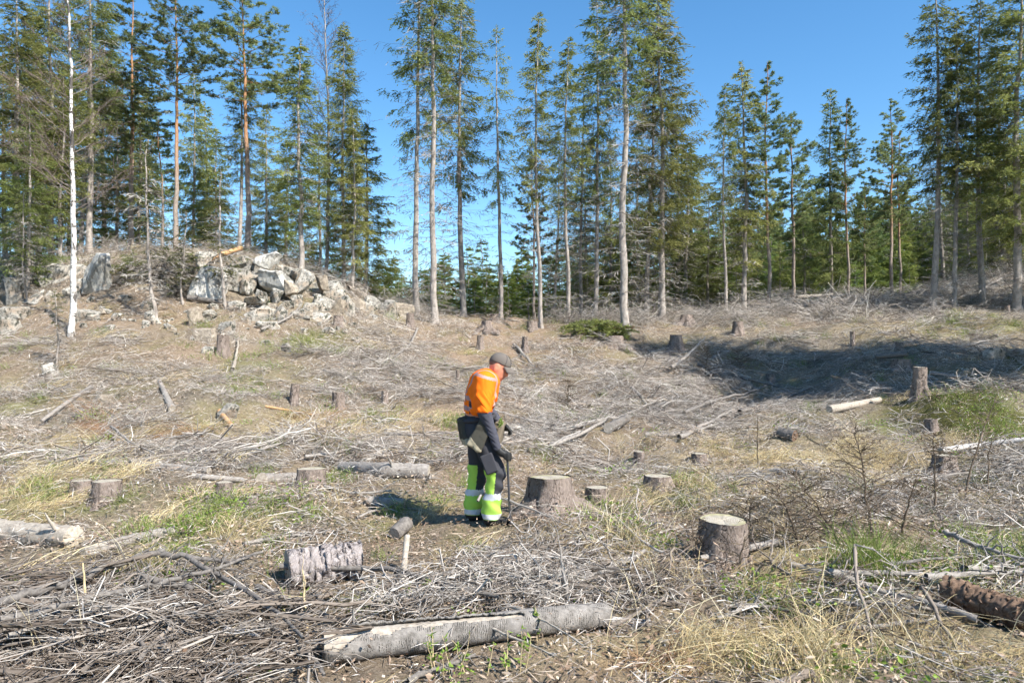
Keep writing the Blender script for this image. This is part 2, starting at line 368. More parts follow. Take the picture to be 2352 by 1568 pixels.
def _ground(h):
    v = h.coords(); n1 = h.noise(1.2, 5, 0.6, v); n2 = h.noise(20, 8, 0.82, v); n3 = h.noise(55, 4, 0.7, v)
    vo = h.N('ShaderNodeTexVoronoi'); vo.inputs['Scale'].default_value = 28; vo.feature = 'F1'
    mp = h.coords((1, 2.4, 1)); h.L(mp, vo.inputs['Vector'])
    lit = h.ramp(n2, [(0.28, (0.035, 0.027, 0.018)), (0.46, (0.145, 0.115, 0.08)), (0.62, (0.27, 0.225, 0.165)), (0.78, (0.44, 0.385, 0.30))])
    soil = h.ramp(n2, [(0.3, (0.16, 0.105, 0.068)), (0.7, (0.40, 0.29, 0.20))])
    lit = h.mix(h.math('MULTIPLY', vo.outputs['Color'], 0.22), lit, (0.44, 0.40, 0.32))
    c = h.mix(h.math('MULTIPLY', h.attr('bare'), 0.8), lit, soil)
    gm = h.ramp(h.noise(0.55, 6, 0.7, v), [(0.50, (0, 0, 0)), (0.62, (0.6, 0.6, 0.6))]); c = h.mix(gm, c, h.ramp(n3, [(0.3, (0.09, 0.08, 0.03)), (0.7, (0.28, 0.25, 0.11))]))
    def masked(at, lo, hi):
        mr = h.N('ShaderNodeMapRange'); h.L(h.math('ADD', h.attr(at), h.math('MULTIPLY', h.math('SUBTRACT', n1, 0.5), 1.1)), mr.inputs[0])
        mr.inputs[1].default_value = lo; mr.inputs[2].default_value = hi; return mr.outputs[0]
    c = h.mix(h.math('MULTIPLY', masked('straw', 0.25, 0.8), 0.75), c, h.ramp(n3, [(0.3, (0.26, 0.19, 0.10)), (0.7, (0.52, 0.43, 0.26))]))
    c = h.mix(h.math('MULTIPLY', masked('red', 0.25, 0.8), 0.7), c, h.ramp(n3, [(0.3, (0.14, 0.065, 0.035)), (0.7, (0.36, 0.21, 0.12))]))
    c = h.mix(h.math('MULTIPLY', masked('green', 0.12, 0.6), 0.7), c, h.ramp(n3, [(0.3, (0.09, 0.11, 0.03)), (0.7, (0.24, 0.25, 0.09))]))
    c = h.mix(masked('moss', 0.25, 0.7), c, h.ramp(n2, [(0.3, (0.025, 0.022, 0.012)), (0.5, (0.075, 0.075, 0.025)), (0.75, (0.19, 0.17, 0.055))]))
    b = h.math('ADD', n2, h.math('MULTIPLY', n3, 0.5))
    return h.bsdf(c, 0.95, 0.1, b, 0.9, 0.04)
M_GROUND = mat('forest_litter', _ground)
build_ground()
# ------------------------------------------------------------------ tree kinds (mesh data shared by the trees of a kind)
def trunk_path(rng, H, bend=0.15, K=26):
    t = np.linspace(0, 1, K); z = -0.25 + t * (H + 0.25)
    ph = rng.uniform(0, 6.28, 4)
    x = bend * (np.sin(t * 3.1 + ph[0]) - np.sin(ph[0])) + 0.06 * bend * np.sin(t * 17 + ph[2]); y = bend * (np.sin(t * 2.7 + ph[1]) - np.sin(ph[1]))
    return np.stack([x, y, z], -1)
def trunk_mesh(name, rng, path, r0, m, H, top=0.012, flare=0.5, sides=12):
    t = np.linspace(0, 1, len(path)); z = path[:, 2]
    r = 0.78 * r0 * (1 - t) ** 0.95 + top + r0 * flare * np.exp(-np.maximum(z, 0) / 0.22)
    K = len(path); a = np.arange(sides) / sides * 2 * np.pi
    path[:, :2] += np.cumsum(rng.normal(0, 0.02, (K, 2)), 0) * (np.arange(K) > 1)[:, None]
    bump = 1 + 0.05 * rng.normal(0, 1, (K, sides)) + 0.06 * np.sin(a * 3 + rng.uniform(0, 6))[None] * np.ones((K, 1)) + 0.25 * np.exp(-np.maximum(z, 0) / 0.2)[:, None] * np.sin(a * 4 + rng.uniform(0, 6))[None]
    mb = MB(); tubes(mb, path, r, sides, bump=bump[None])
    return mb.mesh(name, m)
def at_h(path, h):
    z = path[:, 2]
    return np.stack([np.interp(h, z, path[:, 0]), np.interp(h, z, path[:, 1]), h], -1)

def dead_branches(mb, rng, path, h0, h1, n, L0, L1, down=0.35, sub=14, r=0.012):
    """bare grey limbs with fine twigs"""
    h = rng.uniform(h0, h1, n); az = rng.uniform(0, 6.28, n); L = rng.uniform(L0, L1, n) * (0.4 + 0.6 * rng.random(n))
    b = at_h(path, h); d = np.stack([np.cos(az), np.sin(az), np.zeros(n)], -1)
    s = np.linspace(0, 1, 5)[None, :, None]
    sl = (0.15 - rng.random(n) * down * 1.6)[:, None, None]
    wob = rng.normal(0, 0.06, (n, 5, 3)) * s
    Pth = b[:, None, :] + d[:, None, :] * s * L[:, None, None] + np.array([0, 0, 1.0]) * (sl * s - 0.18 * s * s + 0.15 * s ** 4) * L[:, None, None] + wob * L[:, None, None]
    R = (r * (0.5 + 0.5 * L / L1))[:, None] * np.array([1, .8, .6, .42, .25])[None]
    tn = rng.random(n)
    tubes(mb, Pth, R, 3, tint=tn)
    m = sub
    bi = np.repeat(np.arange(n), m); ss = rng.uniform(0.2, 1, n * m)
    k = np.clip((ss * 4).astype(int), 0, 3); f = (ss * 4 - k)[:, None]
    base = Pth[bi, k] * (1 - f) + Pth[bi, k + 1] * f
    side = np.cross(d[bi], [0, 0, 1.0]) * np.where(rng.random(n * m) < 0.5, -1, 1)[:, None]
    dr = d[bi] * rng.uniform(0.1, 0.9, (n * m, 1)) + side * rng.uniform(0.2, 1, (n * m, 1)) + np.array([0, 0, -1.0]) * rng.uniform(0.0, 1.0, (n * m, 1))
    kites(mb, base, dr, L[bi] * rng.uniform(0.12, 0.45, n * m), 0.011, rng.normal(0, 1, (n * m, 3)), tint=tn[bi])

def spruce(name, seed, H=20.0, r0=0.15, cb=0.35, width=2.0, dens=1.0, droop=0.5, dead=60, needle=None, twig=1.0, gap=0.0, deadL=1.8, peak=0.12, bend=0.12, wh=0.36):
    rng = np.random.default_rng(seed); needle = needle or M_SPRUCE
    path = trunk_path(rng, H, bend)
    tm = trunk_mesh(name + '_trunk', rng, path, r0, M_SBARK, H)
    br = MB(); cr = MB()
    if dead: dead_branches(br, rng, path, min(1.2, 0.1 * H), cb * H + 0.55 * (1 - cb) * H, int(dead * 1.5), 0.5, deadL)
    h = cb * H
    while h < H - 0.3:
        t = (h - cb * H) / (H - cb * H)
        prof = min(1.0, (0.45 + t / peak * 0.55)) * (1 - t) ** 0.75 + 0.03
        nb = rng.integers(3, 6)
        a0 = rng.uniform(0, 6.28)
        for k in range(nb):
            if rng.random() < gap: continue
            L = width * prof * rng.uniform(0.5, 1.2)
            if L < 0.12: continue
            az = a0 + k * 6.28 / nb + rng.normal(0, 0.25); hh = h + rng.uniform(-0.3, 0.3)
            d = np.array([math.cos(az), math.sin(az), 0]); sd_ = np.array([-d[1], d[0], 0])
            s = np.linspace(0, 1, 7)
            rise = 0.55 * t - 0.25 * droop * (1 - t); sag = droop * (1 - t) * 0.9 + 0.1
            zz = (rise * s - sag * s ** 1.6 + 0.75 * sag * s ** 3) * L
            zz = zz + rng.normal(0, 0.10) * s * L
            pb = at_h(path, hh) + d * (s * L)[:, None] + np.array([0, 0, 1.0]) * zz[:, None] + rng.normal(0, 0.03 * L, (7, 3)) * s[:, None]
            tubes(br, pb, (0.006 + 0.009 * L / 2) * (1.05 - s), 3, tint=0.25)
            n = int(max(5, L * 20 * dens))
            ss = 1 - 0.86 * rng.random(n) ** 0.85
            kk = np.clip((ss * 6).astype(int), 0, 5); ff = (ss * 6 - kk)[:, None]
            base = pb[kk] * (1 - ff) + pb[kk + 1] * ff
            sg = np.where(rng.random(n) < 0.5, -1.0, 1.0)[:, None]
            hang = rng.uniform(0.0, 1.0, (n, 1)) ** 1.2 * (0.3 + 2.6 * droop) * (1.1 - 0.85 * t)
            dr = norm(d * rng.uniform(0.3, 1.0, (n, 1)) + sd_ * sg * rng.uniform(0.1, 0.9, (n, 1)) - np.array([0, 0, 1.0]) * hang + rng.normal(0, 0.15, (n, 3)) + np.array([0, 0, 0.25 * t]))
            tl = twig * rng.uniform(0.18, 0.62, n) * (0.45 + 0.55 * min(1.0, L)) * (1.2 - 0.55 * ss)
            bt = rng.normal(0.57, 0.14)
            m = 10; bi = np.repeat(np.arange(n), m); f2 = np.tile(np.linspace(0.05, 1.0, m), n) + rng.uniform(-.06, .06, n * m)
            sag2 = np.array([0, 0, -1.0]) * ((f2 ** 2) * tl[bi] * 0.25)[:, None]
            b2 = base[bi] + dr[bi] * (f2 * tl[bi])[:, None] + sag2 + rng.normal(0, 0.012, (n * m, 3))
            d2 = norm(dr[bi] + rng.normal(0, 0.42, (n * m, 3)) + [0, 0, 0.05])
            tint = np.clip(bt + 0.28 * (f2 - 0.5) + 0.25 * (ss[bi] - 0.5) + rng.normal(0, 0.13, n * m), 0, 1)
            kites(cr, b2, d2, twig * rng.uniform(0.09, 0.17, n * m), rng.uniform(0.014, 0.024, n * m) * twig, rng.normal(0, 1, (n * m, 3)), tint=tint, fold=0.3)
        h += rng.uniform(0.7, 1.3) * wh * (1.15 - 0.55 * t)
    # leader shoot
    b = np.repeat(at_h(path, H - 0.5)[None], 40, 0) + np.array([0, 0, 1.0]) * rng.uniform(0, 0.55, (40, 1))
    kites(cr, b, rng.normal(0, 1, (40, 3)) * [1, 1, 0.4] + [0, 0, 0.4], 0.14, 0.02, rng.normal(0, 1, (40, 3)), tint=0.6)
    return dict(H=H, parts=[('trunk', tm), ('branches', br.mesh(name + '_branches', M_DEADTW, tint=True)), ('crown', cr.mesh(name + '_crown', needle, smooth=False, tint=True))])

def pine(name, seed, H=18.0, r0=0.13, cb=0.5, width=2.2, nb=46, tufts=9, dead=14, droop=0.0, round_=0.6):
    rng = np.random.default_rng(seed)
    path = trunk_path(rng, H, 0.12)
    tm = trunk_mesh(name + '_trunk', rng, path, r0, M_PBARK, H, flare=0.35)
    br = MB(); cr = MB()
    if dead: dead_branches(br, rng, path, 2.0, cb * H, dead, 0.4, 1.4, down=0.2, sub=5, r=0.012)
    for i in range(nb):
        t = (i + rng.random()) / nb; h = cb * H + t * (1 - cb) * H * 0.985
        L = width * (min(1, 0.5 + t * 2.5) * (1 - t) ** round_ + 0.06) * rng.uniform(0.55, 1.1)
        az = rng.uniform(0, 6.28); d = np.array([math.cos(az), math.sin(az), 0]); s = np.linspace(0, 1, 6)
        pb = at_h(path, h) + d * (s * L)[:, None] + np.array([0, 0, 1.0]) * ((0.10 + 0.5 * t - droop) * s + 0.28 * s ** 2)[:, None] * L + rng.normal(0, 0.04 * L, (6, 3)) * s[:, None]
        tubes(br, pb, (0.010 + 0.012 * L / 2) * (1.05 - s), 4, mat=1, tint=0.3)
        nt_ = int(max(4, 1.7 * tufts * L))
        ss = rng.uniform(0.35, 1.0, nt_); kk = np.clip((ss * 5).astype(int), 0, 4); ff = (ss * 5 - kk)[:, None]
        c = pb[kk] * (1 - ff) + pb[kk + 1] * ff
        off = rng.normal(0, 1, (nt_, 3)); off[:, 2] = np.abs(off[:, 2]) * 0.6; off = norm(off + d * 0.8) * rng.uniform(0.08, 0.40, (nt_, 1)) * min(1, L)
        e = c + off
        tubes(br, np.stack([c, (c + e) / 2 - [0, 0, 0.02], e], 1), np.tile([0.007, 0.005, 0.004], (nt_, 1)), 3, mat=0, tint=0.3)
        m = 24
        bb = np.repeat(e, m, 0) - np.repeat(off, m, 0) * rng.uniform(0, 0.35, (nt_ * m, 1)); ax = norm(np.repeat(off, m, 0) + [0, 0, 0.15])
        dr = norm(rng.normal(0, 1, (nt_ * m, 3)) * 0.75 + ax * 0.8)
        kites(cr, bb, dr, rng.uniform(0.10, 0.20, nt_ * m), 0.014, rng.normal(0, 1, (nt_ * m, 3)), tint=np.repeat(np.clip(rng.normal(0.5, 0.2, nt_), 0, 1), m))
    return dict(H=H, parts=[('trunk', tm), ('branches', br.mesh(name + '_branches', [M_DEADTW, M_PBARK], tint=True)), ('crown', cr.mesh(name + '_crown', M_PINE, smooth=False, tint=True))])

def birch(name, seed, H=14.0, r0=0.09, cb=0.25, width=2.0, nb=70, up=0.9, white=True):
    rng = np.random.default_rng(seed); path = trunk_path(rng, H, 0.15)
    tm = trunk_mesh(name + '_trunk', rng, path, r0, M_BIRCH if white else M_SBARK, H, flare=0.3)
    br = MB()
    for i in range(nb):
        t = (i + rng.random()) / nb; h = cb * H + t * (1 - cb) * H * 0.98
        L = width * (1 - t) ** 0.7 * rng.uniform(0.5, 1.1) + 0.15; az = rng.uniform(0, 6.28)
        d = np.array([math.cos(az), math.sin(az), 0]); s = np.linspace(0, 1, 6)
        pb = at_h(path, h) + d * (s ** 0.9 * L)[:, None] + np.array([0, 0, 1.0]) * (up * s + 0.1 * s * s)[:, None] * L + rng.normal(0, 0.03 * L, (6, 3)) * s[:, None]
        tubes(br, pb, (0.008 + 0.007 * L / 2) * (1.05 - s), 3, tint=0.6)
        n = int(8 + 10 * L); ss = rng.uniform(0.2, 1, n); kk = np.clip((ss * 5).astype(int), 0, 4); ff = (ss * 5 - kk)[:, None]
        c = pb[kk] * (1 - ff) + pb[kk + 1] * ff
        dr = norm(d * 0.6 + [0, 0, 0.5] + rng.normal(0, 0.5, (n, 3))); tl = L * rng.uniform(0.15, 0.4, n)
        e = c + dr * tl[:, None]; mid = (c + e) / 2 + rng.normal(0, 0.03, (n, 3))
        tubes(br, np.stack([c, mid, e], 1), np.tile([0.006, 0.005, 0.003], (n, 1)), 3, tint=0.3)
        m = 4; bi = np.repeat(np.arange(n), m)
        kites(br, mid[bi] + (e - mid)[bi] * rng.random((n * m, 1)), dr[bi] + rng.normal(0, 0.6, (n * m, 3)), tl[bi] * rng.uniform(0.2, 0.5, n * m), 0.004, rng.normal(0, 1, (n * m, 3)), tint=0.1)
    return dict(H=H, parts=[('trunk', tm), ('crown', br.mesh(name + '_crown', M_BIRCHTW, tint=True))])

KIND = {
 'spruce_tall':  spruce('spruce_tall', 1, 22, 0.165, 0.36, 2.1, 0.95, 0.75, 95, gap=0.22, deadL=2.0, peak=0.35),
 'spruce_thin':  spruce('spruce_thin', 2, 22, 0.16, 0.38, 2.3, 0.75, 0.95, 70, gap=0.45, deadL=2.2, wh=0.5, peak=0.4),
 'spruce_dense': spruce('spruce_dense', 3, 22, 0.17, 0.22, 2.3, 1.05, 0.65, 110, gap=0.12, deadL=2.4, peak=0.25),
 'spruce_bare':  spruce('spruce_bare', 4, 20, 0.14, 0.55, 1.6, 0.9, 0.7, 130, gap=0.15, deadL=2.0, peak=0.3),
 'spruce_full':  spruce('spruce_full', 5, 14, 0.13, 0.08, 2.0, 1.0, 0.5, 40, gap=0.12, deadL=1.7, peak=0.12),
 'spruce_slim':  spruce('spruce_slim', 6, 15, 0.12, 0.20, 1.35, 1.0, 0.65, 90, deadL=1.6, gap=0.2, peak=0.25),
 'spruce_top':   spruce('spruce_top', 7, 20, 0.13, 0.40, 1.6, 0.95, 0.75, 110, deadL=1.8, gap=0.25, peak=0.35),
 'spruce_grey':  spruce('spruce_grey', 8, 20, 0.15, 0.30, 2.2, 0.5, 0.7, 190, deadL=2.4, gap=0.45),
 'young_spruce': spruce('young_spruce', 9, 6.5, 0.06, 0.03, 1.35, 1.2, 0.15, 0, needle=M_YOUNG, peak=0.05, bend=0.05),
 'young_slim':   spruce('young_slim', 10, 7.0, 0.05, 0.06, 0.95, 1.0, 0.10, 8, needle=M_YOUNG, deadL=0.7, peak=0.05, gap=0.1),
 'thin_sapling': spruce('thin_sapling', 11, 7.0, 0.055, 0.30, 0.85, 0.7, 0.35, 50, needle=M_LARCH, deadL=1.0, gap=0.25, twig=0.8),
 'dead_sapling': spruce('bare_sapling', 12, 6.0, 0.055, 0.55, 0.7, 0.25, 0.4, 80, needle=M_LARCH, deadL=1.1, gap=0.5, twig=0.7),
 'scrub':        spruce('scrub', 13, 1.6, 0.03, 0.05, 1.1, 1.1, 0.1, 60, needle=M_LARCH, deadL=1.0, gap=0.25, twig=0.6, peak=0.05, bend=0.05, wh=0.25),
 'pine_big':     pine('pine_big', 21, 19, 0.15, 0.55, 3.0, 52, 10, 16),
 'pine_slim':    pine('pine_slim', 22, 17, 0.115, 0.38, 1.8, 66, 10, 22, round_=0.7),
 'pine_small':   pine('pine_small', 23, 11, 0.09, 0.30, 1.5, 48, 10, 14, round_=0.65),
 'birch':        birch('birch', 31, 14, 0.095, 0.30, 2.0, 60),
 'bare_birch':   birch('bare_birch', 32, 17, 0.10, 0.35, 2.0, 80, 1.3, white=False),
}
_tn = [0]
def tree(kind, name, px, py, d=None, top=None, H=None, wx=1.0, rz=None, lean=(0, 0), label='', cat='tree', group='conifers along the edge of the clearing', z=None, s=None):
    """a tree standing at frame position px, py, its top seen at frame row top (or H metres tall)"""
    k = KIND[kind]; _tn[0] += 1
    if d is None: g = G(px, py)
    else:
        x = (px - CX) / F * d; g = np.array([x, d, float(zfun(x, d))])
    if H is None: H = ZC + (HY - top) / F * g[1] - g[2]
    sz = H / k['H']; sx = 1.12 * wx * (sz ** 0.5)
    e = bpy.data.objects.new(name, None); COL.objects.link(e)
    e.location = (g[0], g[1], g[2] - 0.05)
    e.rotation_euler = (math.radians(lean[1]), math.radians(lean[0]), (_tn[0] * 2.399) % 6.28 if rz is None else rz)
    if lean != (0, 0): e.rotation_mode = 'ZYX'; e.rotation_euler = (math.radians(lean[1]), math.radians(lean[0]), 0 if rz is None else rz)
    e.scale = (sx, sx, sz)
    e.empty_display_size = 0.2
    tag(e, label, cat, group)
    for nm, me in k['parts']: obj(nm, me, e, kind=None if nm == 'trunk' else 'stuff')
    return e

S = 'spruce_tree'; Pn = 'pine_tree'
# left wood on and behind the outcrop
tree('birch', 'birch_tree', 165, 772, top=-160, wx=1.0, lean=(-3.0, 0), rz=1.0, label='white-barked birch leaning left in front of the rocks', group='birches')
tree('spruce_dense', S, 40, 690, 25, top=-60, wx=1.0, label='dense spruce cut by the left edge of the picture')
tree('spruce_dense', S, 118, 640, 27, top=-120, wx=0.95, label='tall spruce behind and just left of the white birch')
tree('spruce_tall', S, 205, 600, 29, top=-140, wx=1.1, label='tall broad spruce directly right of the white birch')
tree('spruce_full', S, 62, 670, 23.5, top=250, wx=0.9, label='lower bushy spruce among the rocks at far left')
tree('spruce_slim', S, 140, 620, 26, top=180, wx=1.0, label='slim spruce partly hidden behind the birch trunk')
tree('spruce_grey', S, 182, 585, 31, top=60, label='grey-twigged spruce between birch and the pale square boulder')
tree('spruce_full', S, 265, 600, 33, top=230, wx=1.0, label='bushy spruce behind the pale square boulder')
tree('spruce_slim', S, 318, 590, 34, top=190, wx=1.1, label='slim spruce behind the bare grey sapling left of the pine')
tree('pine_big', Pn, 405, 552, 27, top=-40, wx=0.95, rz=0.4, lean=(-1.2, 0), label='tall orange-barked pine on top of the outcrop', group='pines')
tree('pine_slim', Pn, 300, 590, 30, top=-10, wx=1.25, label='pine with blue-green crown left of the orange-barked pine', group='pines')
tree('pine_small', Pn, 375, 560, 29, top=270, label='smaller pine close beside the orange-barked pine', group='pines')
tree('spruce_full', S, 442, 570, 33, top=155, wx=0.75, label='dark narrow spruce between the two big pines')
tree('pine_big', Pn, 568, 562, 28, top=-30, wx=1.15, rz=2.0, label='broad round-topped pine above the outcrop', group='pines')
tree('spruce_tall', S, 548, 565, 30, top=110, wx=0.9, label='pale drooping spruce under the round-topped pine')
tree('spruce_full', S, 610, 570, 34, top=240, wx=0.9, label='dark spruce right of the round-topped pine')
tree('spruce_full', S, 500, 570, 35, top=300, wx=0.9, label='dark bushy spruce left of the round-topped pine')
tree('spruce_slim', S, 692, 612, 26, top=88, wx=1.15, label='slender light-stemmed spruce at the right end of the outcrop')
tree('bare_birch', 'birch_tree', 748, 625, 30, top=-30, wx=1.0, label='leafless grey birch between the slender and the dark spruce', group='birches')
tree('spruce_dense', S, 788, 650, 28, top=48, wx=0.80, label='dark spruce with spindly top just right of the leafless birch')
tree('spruce_full', S, 838, 655, 29.5, top=285, wx=1.15, label='wide dark lower spruce bordering the gap of open sky')
tree('spruce_slim', S, 810, 640, 27, top=250, wx=0.9, label='thin spruce stem in front of the wide dark spruce')
tree('thin_sapling', 'spruce_sapling', 522, 710, top=385, wx=1.1, label='thin green sapling standing in front of the rock face', group='thin saplings on the slope')
tree('dead_sapling', 'spruce_sapling', 356, 738, top=330, wx=1.0, label='bare grey sapling left of the rock face', group='thin saplings on the slope')
tree('thin_sapling', 'spruce_sapling', 420, 700, top=480, wx=0.9, label='short sapling between the bare sapling and the rock face', group='thin saplings on the slope')
tree('dead_sapling', 'spruce_sapling', 130, 838, top=660, wx=0.7, label='bare little sapling below the white birch', group='thin saplings on the slope')
tree('dead_sapling', 'spruce_sapling', 62, 700, top=430, wx=0.8, label='thin leaning sapling beside rocks left of the birch', group='thin saplings on the slope')
# middle row on the rim
tree('spruce_thin', S, 957, 738, 27.5, top=-170, wx=1.0, rz=2.6, lean=(-0.6, 0), label='left of the twin tall spruces, long drooping limbs')
tree('spruce_bare', S, 998, 741, 26.5, top=-230, wx=1.1, lean=(-0.5, 0), label='right of the twin tall spruces, bright clean trunk')
tree('spruce_tall', S, 1065, 728, 30, top=-60, wx=1.05, rz=0.6, label='full green spruce with dark trunk right of the twin spruces')
tree('spruce_thin', S, 1150, 735, 30, top=58, wx=0.85, label='spindly-topped spruce with dark trunk above the bare mound')
tree('spruce_top', S, 1243, 749, 26.5, top=28, wx=0.9, lean=(-0.4, 0), label='slim spruce with bright trunk left of the green brush pile')
tree('pine_small', Pn, 1228, 742, 31.5, top=350, wx=0.9, label='small orange-stemmed pine right beside the slim bright spruce', group='pines')
tree('spruce_top', S, 1307, 742, 29, top=85, wx=1.0, label='dark-crowned spruce behind the left end of the brush pile')
tree('spruce_grey', S, 1335, 735, 32, top=150, wx=0.8, label='thin grey spruce stem behind the brush pile')
tree('spruce_tall', S, 1367, 735, 30, top=-40, wx=0.85, label='dark-stemmed spruce rising behind the brush pile')
tree('spruce_bare', S, 1435, 738, 25.5, top=-220, wx=1.3, lean=(-0.3, 0), label='thickest bright-trunked spruce at the right end of the brush pile')
tree('spruce_grey', S, 1482, 722, 33, top=60, label='grey-twigged spruce behind and right of the thickest trunk')
tree('spruce_dense', S, 1521, 726, 29, top=-80, wx=1.1, label='wide green spruce two trunks right of the brush pile')
tree('spruce_slim', S, 1575, 715, 35, top=330, wx=1.2, label='green spruce filling in right of the wide spruce')
tree('spruce_full', S, 1625, 715, 38, top=420, wx=1.0, label='bushy spruce behind the pair of thin bare stems')
tree('spruce_top', S, 1669, 718, 30.5, top=190, wx=0.85, label='left one of the pair with thin stem and dark crown')
tree('spruce_slim', S, 1707, 713, 31, top=138, wx=1.2, label='pointed spruce just left of the lone pointed pine')
tree('pine_slim', Pn, 1766, 700, 31, top=140, wx=0.95, label='lone pointed pine with pale trunk right of centre', group='pines')
tree('pine_small', Pn, 1821, 695, 34, top=262, wx=1.1, label='pine right of the lone pointed pine', group='pines')
tree('spruce_slim', S, 1846, 692, 38, top=430, wx=1.0, label='short spruce between pines right of centre')
tree('spruce_full', S, 1790, 700, 40, top=560, wx=0.9, label='low dark spruce between lone pine and its neighbour')
tree('spruce_full', S, 1912, 692, 35, top=205, wx=0.85, label='dark pointed spruce of the right middle clump')
tree('pine_slim', Pn, 1948, 690, 34, top=225, wx=0.9, label='bluish pine of the right middle clump', group='pines')
tree('pine_small', Pn, 1985, 688, 35, top=420, wx=0.9, label='short thin pine right of the middle clump', group='pines')
tree('pine_slim', Pn, 2048, 682, 35, top=225, wx=1.0, label='left of the paired orange pines before the far hill', group='pines')
tree('pine_slim', Pn, 2067, 675, 36, top=300, wx=0.9, label='right of the paired orange pines before the far hill', group='pines')
tree('spruce_tall', S, 2143, 698, 27.5, top=-70, wx=1.05, rz=3.3, label='big dark spruce left of three at the right edge')
tree('spruce_top', S, 2191, 702, 27, top=20, wx=0.95, label='middle spruce of three tall ones at the right edge')
tree('spruce_tall', S, 2258, 698, 27.5, top=-60, wx=1.0, label='right spruce of three tall ones at the right edge')
tree('spruce_dense', S, 2335, 690, 26, top=-160, wx=1.2, label='dense dark spruce cut by the right edge of the picture')
tree('spruce_full', S, 2300, 640, 34, top=300, wx=1.2, label='bushy dark spruce on the shaded bank at far right')
tree('spruce_full', S, 2225, 660, 36, top=420, wx=1.0, label='lower dark spruce behind the three tall right-hand spruces')
# second rank filling the wood
for (kd, px, d, tp, w, lb) in [
  ('spruce_full', 15, 31, 120, 1.1, 'bushy spruce of the back rank at the far left edge'), ('spruce_dense', 85, 34, 20, 1.0, 'back-rank spruce left of the white birch'),
  ('spruce_full', 160, 35, 150, 1.1, 'back-rank spruce directly behind the white birch'), ('spruce_dense', 238, 36, 10, 1.1, 'broad back-rank spruce above the pale square boulder'),
  ('spruce_full', 335, 37, 200, 1.0, 'back-rank spruce left of the orange-barked pine'), ('spruce_slim', 470, 36, 230, 1.1, 'slim back-rank spruce between the big pines'),
  ('spruce_full', 655, 36, 330, 1.1, 'back-rank spruce left of the slender light-stemmed spruce'), ('spruce_full', 735, 36, 280, 1.0, 'back-rank spruce behind the leafless birch'),
  ('spruce_grey', 1270, 36, 300, 0.9, 'grey back-rank spruce left of the brush pile'), ('spruce_full', 1400, 38, 330, 1.0, 'green back-rank spruce behind the thickest trunk'),
  ('spruce_slim', 1340, 39, 360, 1.2, 'green back-rank spruce behind the brush pile'), ('spruce_grey', 1550, 36, 260, 1.1, 'grey twiggy back-rank spruce right of the wide spruce'),
  ('spruce_full', 1465, 40, 300, 1.1, 'green back-rank spruce between thickest trunk and wide spruce'), ('spruce_full', 1590, 41, 330, 1.1, 'broad green back-rank spruce left of the thin-stemmed pair'),
  ('spruce_full', 1700, 43, 470, 1.0, 'low back-rank spruce behind the thin-stemmed pair'), ('spruce_full', 1865, 42, 440, 1.0, 'low back-rank spruce left of the right middle clump'),
  ('spruce_full', 2290, 40, 120, 1.2, 'dark back-rank spruce at the right edge'), ('spruce_grey', 2170, 38, 200, 1.0, 'grey back-rank spruce between the tall right-hand spruces')]:
    tree(kd, S, px, 0, d, top=tp, wx=w, label=lb)
# young trees beyond the rim
yr = np.random.default_rng(77)
YL = [(905, 585, 45), (935, 640, 38), (985, 610, 44), (1020, 575, 40), (1048, 640, 36), (1085, 560, 42), (1112, 545, 46), (1140, 600, 40), (1180, 600, 37), (1200, 560, 50), (1262, 590, 40), (1285, 560, 46),
      (1325, 540, 44), (1350, 600, 38), (1385, 520, 45), (1410, 560, 41), (1455, 480, 44), (1500, 520, 40), (1545, 500, 42), (1600, 520, 44), (1650, 560, 42), (1690, 590, 40), (1740, 610, 44), (1880, 580, 46), (1965, 600, 50), (2010, 640, 44), (2090, 600, 46),
      (870, 600, 40), (845, 640, 33), (890, 655, 31), (1215, 640, 33), (1570, 620, 34), (1860, 620, 40), (1800, 600, 48), (720, 560, 38), (470, 520, 36), (350, 530, 38), (250, 520, 40), (90, 500, 38), (20, 480, 36)]
YL += [(860 + 17 * i + int(yr.uniform(-9, 9)), int(yr.uniform(600, 680)), float(yr.uniform(34, 50))) for i in range(27)] + [(1320 + 26 * i + int(yr.uniform(-9, 9)), int(yr.uniform(500, 640)), float(yr.uniform(40, 55))) for i in range(22)]
LM_ = [(-50, 'the left picture edge'), (165, 'the white birch'), (405, 'the orange-barked pine'), (568, 'the round-topped pine'), (692, 'the slender light-stemmed spruce'), (788, 'the dark spindly-topped spruce'), (880, 'the open sky gap'), (957, 'the left twin spruce'), (998, 'the right twin spruce'), (1065, 'the green spruce with dark trunk'),
       (1150, 'the spindly dark-trunked spruce'), (1243, 'the slim bright-trunked spruce'), (1307, 'the brush pile left end'), (1367, 'the dark stem behind the brush pile'), (1435, 'the thickest bright trunk'), (1521, 'the wide green spruce'), (1669, 'the thin-stemmed pair'), (1766, 'the lone pointed pine'), (1821, 'the pine beside the lone pine'), (1912, 'the right middle clump'), (2048, 'the paired orange pines')]
ORD = ['nearest', 'second', 'third', 'fourth', 'fifth', 'sixth', 'seventh', 'eighth', 'ninth', 'tenth', 'eleventh', 'twelfth']
cnt_ = {}
for i, (px, tp, d) in enumerate(sorted(YL)):
    lm = [w for x_, w in LM_ if x_ <= px][-1]; cnt_[lm] = cnt_.get(lm, 0) + 1
    tree('young_spruce' if i % 3 else 'young_slim', 'young_spruce', px, 0, d, top=tp, wx=yr.uniform(0.9, 1.25), cat='tree', label='%s young green spruce to the right of %s' % (ORD[cnt_[lm] - 1], lm), group='young spruces beyond the rim')
